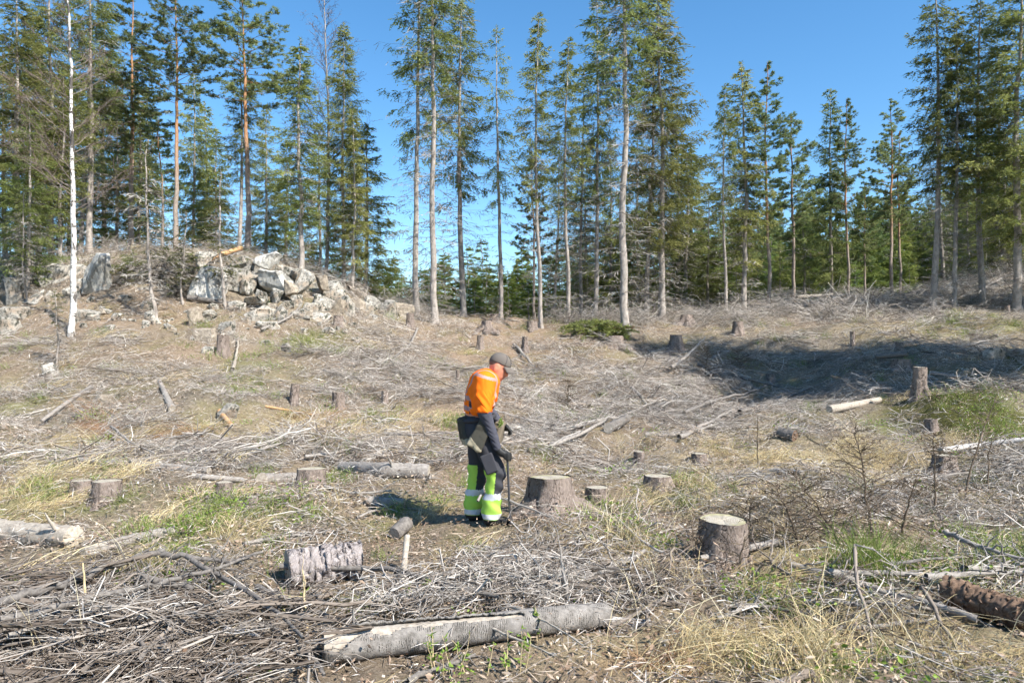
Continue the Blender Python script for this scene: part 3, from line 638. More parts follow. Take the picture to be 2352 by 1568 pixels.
# low thicket on the outcrop
for (px, d, H, w, lb) in [(325, 23.3, 1.0, 1.1, 'low olive scrub left behind the bare sapling'), (372, 23.4, 1.2, 1.0, 'low olive scrub right behind the bare sapling'),
                      (418, 23.5, 1.1, 1.0, 'low scrub hanging beside the speckled rock face'), (290, 23.0, 0.8, 0.6, 'low scrub clump right of the square boulder'), (395, 22.4, 0.8, 0.9, 'low scrub clump at foot of the short sapling')]:
    tree('scrub', 'low_scrub', px, 0, d, H=H, wx=w, cat='bush', label=lb, group='low scrub on the outcrop')
# trees to the right of the picture whose shade falls into it
for i, (px, py) in enumerate([(1640, 860), (1750, 865), (1850, 845), (2060, 905), (1950, 706), (2090, 706), (2210, 698), (2320, 690), (1440, 778), (2230, 640), (2320, 615), (2150, 665)]):
    t_ = G(px, py); hc = 11.0; q = t_ + np.array([sd.x, sd.y, 0]) / sd.z * hc
    if q[0] / q[1] < 0.93: q = q + np.array([sd.x, sd.y, 0]) / sd.z * 2.5
    tree('spruce_bare' if i % 2 else 'spruce_tall', S, CX + F * q[0] / q[1], 0, q[1], H=13 + (i * 7 % 3), wx=1.35, label='tall spruce standing beside the clearing outside the picture on the right', group='spruces right of the view')

# far wooded hill: one mass
def scatter(name, protos, pts, rot, scl, idx, label, mats=None):
    """instances of proto meshes on given points (geometry nodes)"""
    me = bpy.data.meshes.new(name); n = len(pts)
    me.vertices.add(n); me.vertices.foreach_set('co', np.asarray(pts, np.float32).ravel())
    for nm, ty, val in (('rot', 'FLOAT_VECTOR', rot), ('scl', 'FLOAT_VECTOR', scl), ('idx', 'INT', idx)):
        a = me.attributes.new(nm, ty, 'POINT')
        a.data.foreach_set('vector' if ty == 'FLOAT_VECTOR' else 'value', np.asarray(val, np.int32 if ty == 'INT' else np.float32).ravel())
    c = bpy.data.collections.new(name + '_kinds')
    for k, p in enumerate(protos):
        po = bpy.data.objects.new('%s_kind_%02d' % (name, k), p); c.objects.link(po)
    ng = bpy.data.node_groups.new(name + '_scatter', 'GeometryNodeTree')
    ng.interface.new_socket('Geometry', in_out='INPUT', socket_type='NodeSocketGeometry'); ng.interface.new_socket('Geometry', in_out='OUTPUT', socket_type='NodeSocketGeometry')
    N = ng.nodes.new; L = ng.links.new
    gi = N('NodeGroupInput'); go = N('NodeGroupOutput'); ip = N('GeometryNodeInstanceOnPoints'); ci = N('GeometryNodeCollectionInfo')
    ci.inputs['Collection'].default_value = c; ci.inputs['Separate Children'].default_value = True; ci.inputs['Reset Children'].default_value = True
    def at(nm, ty):
        a = N('GeometryNodeInputNamedAttribute'); a.data_type = ty; a.inputs['Name'].default_value = nm; return a.outputs['Attribute']
    L(gi.outputs[0], ip.inputs['Points']); L(ci.outputs[0], ip.inputs['Instance']); ip.inputs['Pick Instance'].default_value = True
    L(at('idx', 'INT'), ip.inputs['Instance Index']); L(at('rot', 'FLOAT_VECTOR'), ip.inputs['Rotation']); L(at('scl', 'FLOAT_VECTOR'), ip.inputs['Scale'])
    L(ip.outputs[0], go.inputs[0])
    o = obj(name, me, label=label, kind='stuff')
    md = o.modifiers.new('scatter', 'NODES'); md.node_group = ng
    return o
def far_wood():
    rng = np.random.default_rng(5)
    n = 2600; y = np.exp(rng.uniform(math.log(62), math.log(300), n)); u = rng.uniform(-0.9, 1.0, n)
    keep = (u > 0.25) | (rng.random(n) < 0.45)
    y, u = y[keep], u[keep]; x = u * y
    pts = np.stack([x, y, zfun(x, y) - 0.2], -1)
    s = rng.uniform(0.7, 1.6, len(x)) * np.where(u > 0.25, 1.2, 0.7); rot = np.zeros((len(x), 3)); rot[:, 2] = rng.uniform(0, 6.28, len(x))
    me = KIND['young_slim']['parts'][2][1]; me2 = KIND['young_spruce']['parts'][2][1]; me3 = KIND['pine_small']['parts'][2][1]
    idx = rng.choice([0, 0, 1, 2], len(x))
    s = np.where(idx == 2, s * 0.75, s)
    scatter('distant_wood', [me, me2, me3], pts, rot, np.stack([s, s, s], -1), idx, 'hazy distant conifer wood on the far hill at right')
far_wood()
# ------------------------------------------------------------------ wood, stone and stump materials
def m_wood(name, dark, lite, sc=(30, 30, 30), tintsc=3.0):
    def b(h):
        v = h.coords(sc); n = h.noise(1.0, 5, 0.7, v); n2 = h.noise(tintsc, 3, 0.5, h.coords())
        c = h.ramp(n, [(0.3, dark), (0.7, lite)]); c = h.mix(h.math('MULTIPLY', n2, 0.4), c, tuple(0.6 * x for x in dark))
        return h.bsdf(c, 0.85, 0.15, n, 0.5, 0.004)
    return mat(name, b)
M_GREYWOOD = m_wood('weathered_grey_wood', (0.17, 0.15, 0.13), (0.40, 0.365, 0.33))
M_PALEWOOD = m_wood('pale_bare_wood', (0.25, 0.21, 0.17), (0.52, 0.465, 0.39))
M_DARKWOOD = m_wood('dark_branch_bark', (0.085, 0.075, 0.068), (0.27, 0.245, 0.22))
M_TANWOOD = m_wood('orange_peeled_wood', (0.34, 0.18, 0.08), (0.62, 0.40, 0.22))
M_BROWNLOG = m_wood('red_brown_rotten_wood', (0.07, 0.045, 0.032), (0.27, 0.18, 0.125), (34, 34, 34))
M_WHITEBARK = m_wood('white_birch_bark', (0.34, 0.31, 0.28), (0.66, 0.63, 0.60))
M_STRAWSTICK = m_wood('straw_coloured_stem', (0.42, 0.32, 0.17), (0.66, 0.54, 0.34))
def m_stumpbark(name, dark, lite, crack=(0.05, 0.04, 0.035), scale=26, amt=0.75):
    def b(h):
        wn = h.N('ShaderNodeTexNoise'); wn.inputs['Scale'].default_value = 9; v0 = h.coords((1, 1, 0.5)); h.L(v0, wn.inputs['Vector'])
        v = h.mix(0.16, v0, wn.outputs['Color']); n = h.noise(30, 6, 0.75, v0); n2 = h.noise(6, 4, 0.6, v0)
        vo = h.N('ShaderNodeTexVoronoi'); vo.feature = 'DISTANCE_TO_EDGE'; vo.inputs['Scale'].default_value = scale; h.L(v, vo.inputs['Vector'])
        ed = h.ramp(h.math('ADD', vo.outputs['Distance'], h.math('MULTIPLY', h.math('SUBTRACT', n2, 0.45), 0.3)), [(0.0, (1 - amt,) * 3), (0.07, (1, 1, 1))])
        c = h.ramp(n, [(0.28, dark), (0.72, lite)]); c = h.mix(h.math('MULTIPLY', n2, 0.6), c, tuple(0.6 * x for x in lite)); c = h.mix(ed, crack, c)
        hh = h.math('ADD', h.math('MULTIPLY', ed, 0.5), n)
        return h.bsdf(c, 0.92, 0.1, hh, 0.9, 0.02)
    return mat(name, b)
M_STUMPBARK = m_stumpbark('stump_bark', (0.085, 0.06, 0.048), (0.38, 0.31, 0.265), amt=0.95)
M_LOGBARK = m_stumpbark('flaking_log_bark', (0.20, 0.165, 0.155), (0.47, 0.42, 0.40), crack=(0.09, 0.075, 0.07), scale=19, amt=0.8)
def _cut(h):
    v = h.coords((1, 1, 0.2)); w = h.N('ShaderNodeTexWave', wave_type='RINGS'); w.rings_direction = 'Z'; w.inputs['Scale'].default_value = 22; w.inputs['Distortion'].default_value = 2.5
    h.L(v, w.inputs['Vector']); n = h.noise(9, 4, 0.6, v)
    c = h.ramp(w.outputs['Fac'], [(0.1, (0.26, 0.225, 0.17)), (0.9, (0.52, 0.48, 0.41))]); c = h.mix(h.math('MULTIPLY', n, 0.7), c, (0.22, 0.195, 0.15))
    g = h.N('ShaderNodeVectorMath', operation='LENGTH'); sv = h.coords((1, 1, 0)); h.L(sv, g.inputs[0])
    mr = h.N('ShaderNodeMapRange'); h.L(h.math('ADD', g.outputs['Value'], h.math('MULTIPLY', h.math('SUBTRACT', n, 0.5), 0.25)), mr.inputs[0]); mr.inputs[1].default_value = 0.13; mr.inputs[2].default_value = 0.19
    c = h.mix(h.math('MULTIPLY', mr.outputs[0], 0.55), c, (0.31, 0.29, 0.12))
    return h.bsdf(c, 0.85, 0.2, w.outputs['Fac'], 0.2, 0.003)
M_CUT = mat('weathered_cut_face', _cut)
M_LOGEND = mat('weathered_log_end', lambda h: h.bsdf(h.ramp(h.noise(24, 5, .7, h.coords()), [(.3, (.20, .165, .125)), (.7, (.52, .46, .38))]), .9, .15, h.noise(40, 4, .7, h.coords()), .5, .004))
def _rock(h):
    v = h.coords(); n = h.noise(2.2, 6, 0.65, v); n2 = h.noise(9, 6, 0.75, v); r = h.rand()
    c = h.ramp(n2, [(0.32, (0.07, 0.065, 0.055)), (0.46, (0.27, 0.25, 0.215)), (0.60, (0.46, 0.43, 0.38)), (0.8, (0.64, 0.61, 0.55))])
    c = h.mix(h.ramp(n, [(0.52, (0, 0, 0)), (0.64, (0.8, 0.8, 0.8))]), c, (0.32, 0.24, 0.17))
    li = h.noise(5, 5, 0.7, h.coords((1.3, 1.3, 0.8)))
    c = h.mix(h.ramp(li, [(0.54, (0, 0, 0)), (0.60, (1, 1, 1))]), c, (0.075, 0.075, 0.06))
    hs = h.N('ShaderNodeHueSaturation'); mr = h.N('ShaderNodeMapRange'); h.L(r, mr.inputs[0]); mr.inputs[3].default_value = 0.75; mr.inputs[4].default_value = 1.2
    h.L(mr.outputs[0], hs.inputs['Value']); h.L(c, hs.inputs['Color'])
    return h.bsdf(hs.outputs[0], 0.9, 0.15, n2, 0.8, 0.04)
M_ROCK = mat('lichen_granite', _rock)
def _rockbrown(h):
    v = h.coords(); n2 = h.noise(9, 6, 0.75, v)
    return h.bsdf(h.ramp(n2, [(0.3, (0.13, 0.105, 0.08)), (0.55, (0.32, 0.27, 0.21)), (0.75, (0.52, 0.47, 0.40))]), 0.9, 0.15, n2, 0.8, 0.04)
M_ROCKB = mat('brown_stained_rock', _rockbrown)
def _rockpale(h):
    v = h.coords((1, 1, .5)); n = h.noise(7, 6, .75, v); n2 = h.noise(3, 4, .6, v)
    c = h.ramp(n, [(.3, (.22, .21, .185)), (.5, (.46, .44, .40)), (.75, (.62, .60, .56))]); c = h.mix(h.ramp(n2, [(.54, (0, 0, 0)), (.62, (.85, .85, .85))]), c, (.12, .115, .10))
    return h.bsdf(c, .9, .15, n, .8, .04)
M_ROCKP = mat('pale_granite', _rockpale)

# ------------------------------------------------------------------ rocks
import bmesh
KEEP = []   # (x, y, r): spots where the loose litter stays off a thing
def rock(px0, py0, px1, py1, label, d=None, dep=0.8, m=None, seed=0, tilt=0.0, sharp=0.13, boxy=0.88, sink=0.3, fwd=0.04, group='rocks of the outcrop slope', name='rock'):
    """an angular stone filling a frame box; its distance is that of the ground it rests on"""
    rng = np.random.default_rng(int(px0 * 7 + py0 * 13 + seed) % 99991)
    cx, cy = (px0 + px1) / 2, (py0 + py1) / 2
    if d is None: d = G(cx, py1 - 0.15 * (py1 - py0))[1]
    w = 1.12 * (px1 - px0) * d / F; hgt = 1.06 * (py1 - py0) * d / F * (1 + sink); dp = dep * (0.6 * w + 0.4 * hgt)
    c = P(cx, cy, d + dp * fwd); c[2] -= hgt * sink * 0.38
    bm = bmesh.new(); n = 14
    pts = rng.uniform(-1, 1, (n, 3)); mx = np.abs(pts).max(1, keepdims=True)
    pts = pts / mx * boxy + norm(pts) * (1 - boxy); pts *= rng.uniform(0.82, 1.05, (n, 1))
    pts *= np.array([0.95 / np.abs(pts[:, 0]).max(), 0.95 / np.abs(pts[:, 1]).max(), 0.95 / np.abs(pts[:, 2]).max()])
    for q in pts: bm.verts.new(q * np.array([w, dp, hgt]) * 0.5)
    r = bmesh.ops.convex_hull(bm, input=bm.verts)
    bmesh.ops.delete(bm, geom=[v for v in bm.verts if not v.link_faces], context='VERTS')
    sz = min(w, hgt)
    bmesh.ops.bevel(bm, geom=bm.edges[:], offset=0.025 * sz, segments=1, affect='EDGES', profile=0.6)
    bmesh.ops.triangulate(bm, faces=bm.faces[:])
    bmesh.ops.subdivide_edges(bm, edges=[e for e in bm.edges if e.calc_length() > 0.25 * sz], cuts=1, use_grid_fill=True)
    bmesh.ops.triangulate(bm, faces=bm.faces[:])
    bmesh.ops.subdivide_edges(bm, edges=[e for e in bm.edges if e.calc_length() > 0.22 * sz], cuts=1, use_grid_fill=True)
    bmesh.ops.triangulate(bm, faces=bm.faces[:])
    co = np.array([v.co[:] for v in bm.verts]); nn = np.array([v.normal[:] for v in bm.verts])
    k = 1.0 / max(0.12, 0.35 * sz); o = rng.uniform(0, 50, 3)
    dsp = sharp * sz * (0.8 * vnoise3(co * k + o, 1) + 0.45 * vnoise3(co * k * 2.7 + o, 2))
    co = co + norm(nn) * dsp[:, None]
    for v, q in zip(bm.verts, co): v.co = q
    me = bpy.data.meshes.new('rock'); bm.to_mesh(me); bm.free()
    me.materials.append(m or M_ROCK)
    for pl in me.polygons: pl.use_smooth = False
    o_ = obj(name, me, label=label, cat='rock', group=group)
    o_.location = c; o_.rotation_euler = (0, math.radians(tilt), rng.uniform(-0.25, 0.25))
    return o_
RK = [
 (175, 577, 252, 657, 'largest pale square boulder right of the white birch', dict(boxy=0.93, sharp=.09, m=M_ROCKP, d=22.6)), (248, 608, 263, 634, 'small grey stone leaning on right side of the square boulder', {}),
 (176, 626, 219, 668, 'tilted slab at lower left foot of the square boulder', dict(tilt=25)), (124, 606, 154, 650, 'narrow upright slab just left of the birch trunk', dict(tilt=12)),
 (33, 612, 86, 646, 'brown-topped block behind the leaning sapling at far left', {}), (12, 636, 54, 700, 'upright grey column rock at the far left', dict(boxy=.85)),
 (-10, 702, 68, 738, 'long pale slab at the left picture edge', {}), (-14, 726, 42, 770, 'pale boulder cut by the left picture edge', {}), (56, 660, 100, 700, 'mossy block behind thin sapling left of the birch', {}),
 (106, 668, 140, 694, 'grey stone directly left of the birch stem', {}), (176, 708, 224, 736, 'layered dark grey stone right of the birch foot', dict(boxy=.9)), (276, 674, 306, 694, 'small dark stone in the long shadow below the square boulder', {}),
 (318, 690, 352, 712, 'pale flat stone left of the bare sapling', {}), (330, 710, 354, 736, 'broken stone at the foot of the bare sapling', {}), (150, 655, 184, 690, 'pale broken slab behind the birch trunk', dict(tilt=-15)),
 (434, 608, 520, 690, 'big speckled pale rock face at left end of the outcrop wall', dict(boxy=.88, d=22.7, sharp=.09, m=M_ROCKP)), (514, 618, 598, 668, 'cracked middle face of the outcrop wall', dict(boxy=.85, d=23.2)),
 (592, 618, 674, 662, 'bright right face of the outcrop wall under the overhang', dict(boxy=.88, d=23.0, m=M_ROCKP)), (587, 576, 648, 612, 'rounded boulder overhanging the top of the outcrop', dict(d=23.2, boxy=.6, m=M_ROCKP)),
 (598, 604, 648, 622, 'thin ledge stone below the overhanging boulder', dict(d=23.3)), (520, 586, 572, 612, 'flat grey slab on the outcrop top beside the tan log', dict(d=23.8)),
 (452, 576, 502, 610, 'pale top rock left of the tan log', dict(d=23.9)), (682, 622, 724, 670, 'wedge rock with dark triangular side right of the wall', dict(tilt=18, d=23.4)),
 (666, 616, 690, 636, 'small pale block behind the wedge rock', dict(d=24)), (724, 630, 756, 660, 'brown rounded rock right of the wedge rock', dict(m=M_ROCKB, d=24)),
 (586, 664, 618, 692, 'square stone with dark hollow below the wall', dict(d=22.2)), (560, 680, 612, 696, 'long low stone under the cracked middle face', dict(d=22)), (616, 662, 646, 688, 'leaning grey stone below the bright right face', dict(d=22.2, tilt=20)),
 (668, 676, 700, 702, 'dark-faced square stone below the wedge rock', {}), (700, 686, 738, 718, 'grey slanting slab in the boulder run', dict(tilt=25)), (718, 678, 760, 716, 'pale leaning plate beside the slanting slab', dict(tilt=30, boxy=.9)),
 (750, 662, 780, 686, 'grey stone at foot of the broken root wood', {}), (758, 680, 790, 726, 'left upright of the tan rock ribs', dict(m=M_ROCKB)), (784, 678, 812, 728, 'middle upright of the tan rock ribs', {}), (806, 682, 836, 726, 'right upright of the tan rock ribs', dict(m=M_ROCKB)),
 (830, 680, 868, 722, 'grey end slab of the boulder run', dict(tilt=30)), (820, 716, 846, 730, 'flat small stone under the end slab', {}), (876, 684, 910, 728, 'dark shaded block left of the twin spruces', dict(d=25.5)), (904, 690, 950, 736, 'low tan mound rock at foot of the twin spruces', dict(m=M_ROCKB, d=26, boxy=.5)),
 (560, 698, 628, 736, 'broken dark-cracked ledge below the long low stone', {}), (616, 702, 658, 736, 'pale block right of the dark-cracked ledge', {}), (668, 712, 714, 730, 'flat mossy stone under the slanting slab', {}), (706, 716, 760, 738, 'mossy ledge right of the flat mossy stone', {}),
 (433, 706, 470, 754, 'brown half of the split triangular rock', dict(m=M_ROCKB, tilt=-20)), (458, 706, 494, 754, 'grey half of the split triangular rock', dict(tilt=25)), (444, 754, 500, 788, 'tan overhanging boulder above the upper left stump', dict(m=M_ROCKB)), (500, 738, 540, 768, 'pale jagged stones right of the split triangular rock', {}),
 (742, 750, 772, 768, 'mossy stone below the stump at the ribs', {}), (640, 788, 670, 812, 'round light grey boulder alone on the grassy slope', dict(boxy=.3)), (466, 794, 492, 816, 'half-buried stone beside the upper left stump', {}), (600, 778, 622, 792, 'small flat stone left of the round grey boulder', {}),
 (100, 828, 130, 872, 'grey rock with a dark edge below the little sapling', {}), (216, 905, 262, 942, 'tan rock on the left slope above rusty litter', dict(m=M_ROCKB)), (503, 922, 552, 962, 'smooth grey rock beside the orange peeled stick', dict(boxy=.4)), (60, 1004, 98, 1024, 'bright white stone on the left grass', dict(boxy=.5)),
 (30, 998, 62, 1010, 'flat white stone left of the bright white stone', {}), (540, 640, 570, 668, 'jutting stone midway along the outcrop wall', dict(d=22.9)), (646, 640, 684, 672, 'tan stone low in the outcrop wall by the wedge', dict(m=M_ROCKB, d=22.8)), (400, 655, 440, 690, 'brown shaded rock under the low scrub', dict(m=M_ROCKB, d=22.6)),
 (640, 690, 676, 712, 'tilted stone in the middle of the boulder run', dict(tilt=-20)), (520, 690, 560, 716, 'dark stone at the foot of the green sapling', {}), (380, 740, 410, 760, 'small stone left of the split triangular rock', {}), (240, 745, 262, 760, 'small stone on brown slope right of the birch', {}), (590, 735, 640, 756, 'low broken stone beneath the dark-cracked ledge', {}),
 (2262, 797, 2310, 828, 'pale square stone on the right grassy slope', dict(boxy=.85)), (2188, 812, 2204, 822, 'small stone left of pale square stone at right', {}),
]
for (a, b, c, d_, lb, kw) in RK: rock(a, b, c, d_, lb, **kw)
rock(428, 602, 560, 700, 'bedrock mass behind the speckled pale rock face', d=23.9, dep=.5, boxy=.8); rock(545, 600, 690, 690, 'bedrock mass under the overhanging boulder', d=24.0, dep=.5, boxy=.8); rock(690, 640, 800, 720, 'bedrock mass behind the tan rock ribs', d=24.6, dep=.5, boxy=.7); rock(90, 600, 230, 680, 'bedrock mass under the pale square boulder', d=24.0, dep=.5, boxy=.7)
rr_ = np.random.default_rng(12)
for _ in range(70):
    cx_ = rr_.uniform(150, 860); cy_ = np.interp(cx_, [150, 430, 640, 860], [720, 722, 726, 735]) + rr_.normal(8, 22); w_ = rr_.uniform(8, 24); h_ = w_ * rr_.uniform(.45, .9)
    rock(cx_ - w_ / 2, cy_ - h_ / 2, cx_ + w_ / 2, cy_ + h_ / 2, 'small loose angular stone in the rubble below the outcrop', m=M_ROCKB if rr_.random() < .25 else None, tilt=rr_.uniform(-30, 30), group='loose rubble stones')

# ------------------------------------------------------------------ stumps
def stump_at(g, r, h, label, flare=0.5, roots=5, tilt=0.0, top=True, seed=0, m=None, moss=False, slant=0.0, rootlist=None, group='cut stumps'):
    rng = np.random.default_rng(seed + int(abs(g[0]) * 1000) % 9999)
    e = bpy.data.objects.new('tree_stump', None); COL.objects.link(e); e.location = g; e.empty_display_size = 0.1
    tag(e, label, 'stump', group)
    S_ = 64; K = 26; KEEP.append((g[0], g[1], r))
    t = np.linspace(0, 1, K); zz = -0.25 * h - 0.04 + t * (1.25 * h + 0.04)
    a = np.arange(S_) / S_ * 2 * np.pi; ph = rng.uniform(0, 6.28, 6)
    lob = 0.5 + 0.5 * np.cos(a * roots + ph[0] + 0.6 * np.sin(a + ph[1]))
    fl = np.exp(-np.maximum(zz, -0.05) / (0.30 * h + 0.02))
    R = r * (1 + 0.05 * np.sin(a * 2 + ph[2])[None] + 0.04 * np.sin(a * 3 + ph[3])[None] + (flare * fl)[:, None] * (0.35 + 0.9 * lob[None]))
    pp = np.stack([np.cos(a)[None] * R, np.sin(a)[None] * R, np.repeat(zz[:, None], S_, 1)], -1)
    R2 = R + r * 0.15 * (vnoise3(pp / r * np.array([3.5, 3.5, 1.6]) + ph[0] * 9, 4) + 0.6 * vnoise3(pp / r * np.array([9, 9, 3.0]) + ph[1] * 9, 5) + 0.45 * vnoise3(pp / r * np.array([18, 18, 7.0]) + ph[1] * 9, 6))
    V = np.stack([np.cos(a)[None] * R2, np.sin(a)[None] * R2, np.repeat(zz[:, None], S_, 1) + slant * np.cos(a)[None] * R2 * (t ** 3)[:, None]], -1)
    mb = MB(); i = np.arange(K * S_).reshape(K, S_); nx = np.roll(i, -1, 1)
    mb.add(V, np.stack([i[:-1], nx[:-1], nx[1:], i[1:]], -1).reshape(-1, 4))
    b = obj('bark', mb.mesh('stump_bark', m or M_STUMPBARK), e)
    # cut face, slightly inside the bark rim
    rim = V[-1] * np.array([0.965, 0.965, 1]); rim[:, 2] -= 0.012 * r / 0.2
    cb = MB(); cv = [rim]
    for f_ in (0.7, 0.4, 0.15): cv.append(np.stack([rim[:, 0] * f_, rim[:, 1] * f_, rim[:, 2] * f_ + (1 - f_) * rim[:, 2].mean() + r * 0.02 * rng.normal(0, 1, S_)], -1))
    V2 = np.concatenate(cv); j = np.arange(4 * S_).reshape(4, S_); nj = np.roll(j, -1, 1)
    V2 = np.concatenate([V2, [[0, 0, rim[:, 2].mean()]]])
    cb.add(V2, np.stack([j[:-1], nj[:-1], nj[1:], j[1:]], -1).reshape(-1, 4))
    cb.f3.append(np.stack([j[3], nj[3], np.full(S_, 4 * S_)], -1)); cb.m3.append(np.zeros(S_, int))
    obj('cut_face', cb.mesh('stump_cut', M_CUT), e)
    for (az, L, rr, dz) in (rootlist or []):
        s = np.linspace(0, 1, 9); d = np.array([math.cos(az), math.sin(az), 0])
        pth = d * (r * 0.5 + s * L)[:, None] + np.stack([-np.sin(az) * 0.05 * np.sin(s * 5), np.cos(az) * 0.05 * np.sin(s * 5), h * 0.42 * (1 - s) ** 1.7 + 0.02 - dz * s], -1)
        gz = np.array([float(zfun(g[0] + q[0], g[1] + q[1])) - g[2] for q in pth]); pth[:, 2] += gz * s
        bu = 1 + 0.15 * rng.normal(0, 1, (1, 9, 12))
        rb = MB(); tubes(rb, pth, rr * (1.05 - 0.8 * s), 12, bump=bu); obj('root', rb.mesh('stump_root', m or M_STUMPBARK), e)
    e.rotation_euler = (rng.normal(0, 0.03), math.radians(tilt), rng.uniform(0, 0.3))
    return e
def stump(px, yt, yb, w, label, **kw):
    g = G(px, yb); s = g[1] / F
    return stump_at(g - np.array([0, 0, 0.03]), w * s / 2, (yb - yt) * s + 0.03, label, seed=int(px), **kw)
STUMP_LIST = [
 (1265, 1094, 1180, 92, 'large flared stump with mossy yellow rim right of the worker', dict(flare=1.0, roots=4, rootlist=[(-0.45, .85, .095, .12), (-2.85, .50, .085, .05), (-1.7, .25, .07, .08)])),
 (1660, 1190, 1278, 104, 'thick stump with pale split in its bark, right foreground', dict(flare=.25, roots=5, rootlist=[(-2.3, .22, .06, .05)])),
 (1372, 1118, 1160, 48, 'low weathered stump right behind the large flared stump', dict(flare=.2)), (1510, 1092, 1128, 54, 'moss-covered stump on a green hummock', dict(flare=1.0)),
 (245, 1106, 1150, 62, 'broad low stump on the left grass, right one of two', dict(flare=.3)), (186, 1104, 1138, 46, 'greyish stump behind the broad low stump at left', dict(flare=.4)), (515, 1108, 1144, 33, 'small grey stump alone on green grass', dict(flare=.15)),
 (579, 1140, 1160, 27, 'tiny low stump right of the small grey stump', {}), (715, 1075, 1116, 66, 'mossy flat-topped stump at left end of the long log', dict(flare=.3)), (512, 770, 814, 25, 'upper left stump below the tan overhanging boulder', dict(flare=.45)),
 (777, 726, 750, 22, 'grey stump at the foot of the tan rock ribs', {}), (942, 721, 752, 17, 'small stump touching the left twin spruce', {}), (1118, 737, 758, 22, 'root-clawed stump on the bare mound', dict(flare=1.2, rootlist=[(-2.6, .6, .08, .1), (3.0, .5, .06, .1)])),
 (1103, 771, 801, 13, 'thin dark stump left on the bare slope', dict(flare=.6)), (1206, 775, 808, 13, 'thin stump with pale top right on the bare slope', dict(flare=.8)), (1297, 828, 845, 13, 'short tilted stump above and right of the worker', dict(tilt=10)),
 (675, 882, 926, 19, 'leaning grey stump, left one of the slope pair', dict(tilt=4, flare=.3)), (777, 900, 938, 28, 'round purple-grey stump, right one of the slope pair', dict(flare=.3)), (884, 897, 926, 15, 'small pale-topped stump left of the worker shoulder', {}),
 (1051, 850, 880, 8, 'thin upright stake just left of the worker head', dict(flare=0)), (1605, 1041, 1064, 33, 'small dark stump in the yellow grass right of centre', dict(flare=.4)), (1662, 1018, 1032, 26, 'very low stump in the yellow grass behind the small dark one', {}),
 (1468, 1040, 1066, 22, 'pale rounded broken stump standing beyond the large flared stump', dict(flare=.1)), (2170, 1046, 1088, 48, 'dark flared stump under the white birch pole at right', dict(flare=.8)), (2140, 964, 992, 24, 'cut-topped stump right of the yellow grass', {}),
 (2110, 843, 912, 28, 'tall root-legged stump above the mossy bank', dict(flare=.35, rootlist=[(-1.5, .3, .07, .4)])), (2072, 827, 846, 36, 'low wide stump under the dark pole at right', {}), (2065, 787, 814, 16, 'slim stump higher up the right slope', {}), (1958, 762, 796, 10, 'thin post-like stump in the shaded grass', dict(flare=.1)),
 (2312, 702, 718, 12, 'small stump near the right edge trees', {}), (1695, 738, 768, 22, 'dark shaded stump on the right track', {}), (1577, 724, 746, 24, 'clawed stump upper of two right of the brush pile', dict(flare=1.3, rootlist=[(3.0, .8, .08, .1), (-0.4, .5, .07, .1)])),
 (1553, 769, 802, 26, 'clawed stump lower of two right of the brush pile', dict(flare=1.2, rootlist=[(-1.6, .4, .08, .2), (-2.6, .5, .07, .2)])), (1412, 772, 796, 34, 'eroded stump on a dark soil hump below the brush pile', dict(flare=1.3, rootlist=[(-2.8, .7, .08, .1)])), (1222, 737, 756, 22, 'stump at the foot of the slim bright spruce', {}),
 (1135, 722, 742, 20, 'stub behind the root-clawed stump', {}), (1770, 860, 876, 18, 'small stub among the grey slash right of centre', {}),
]
for (a, b, c, w, lb, kw) in STUMP_LIST: stump(a, b, c, w, lb, **kw)

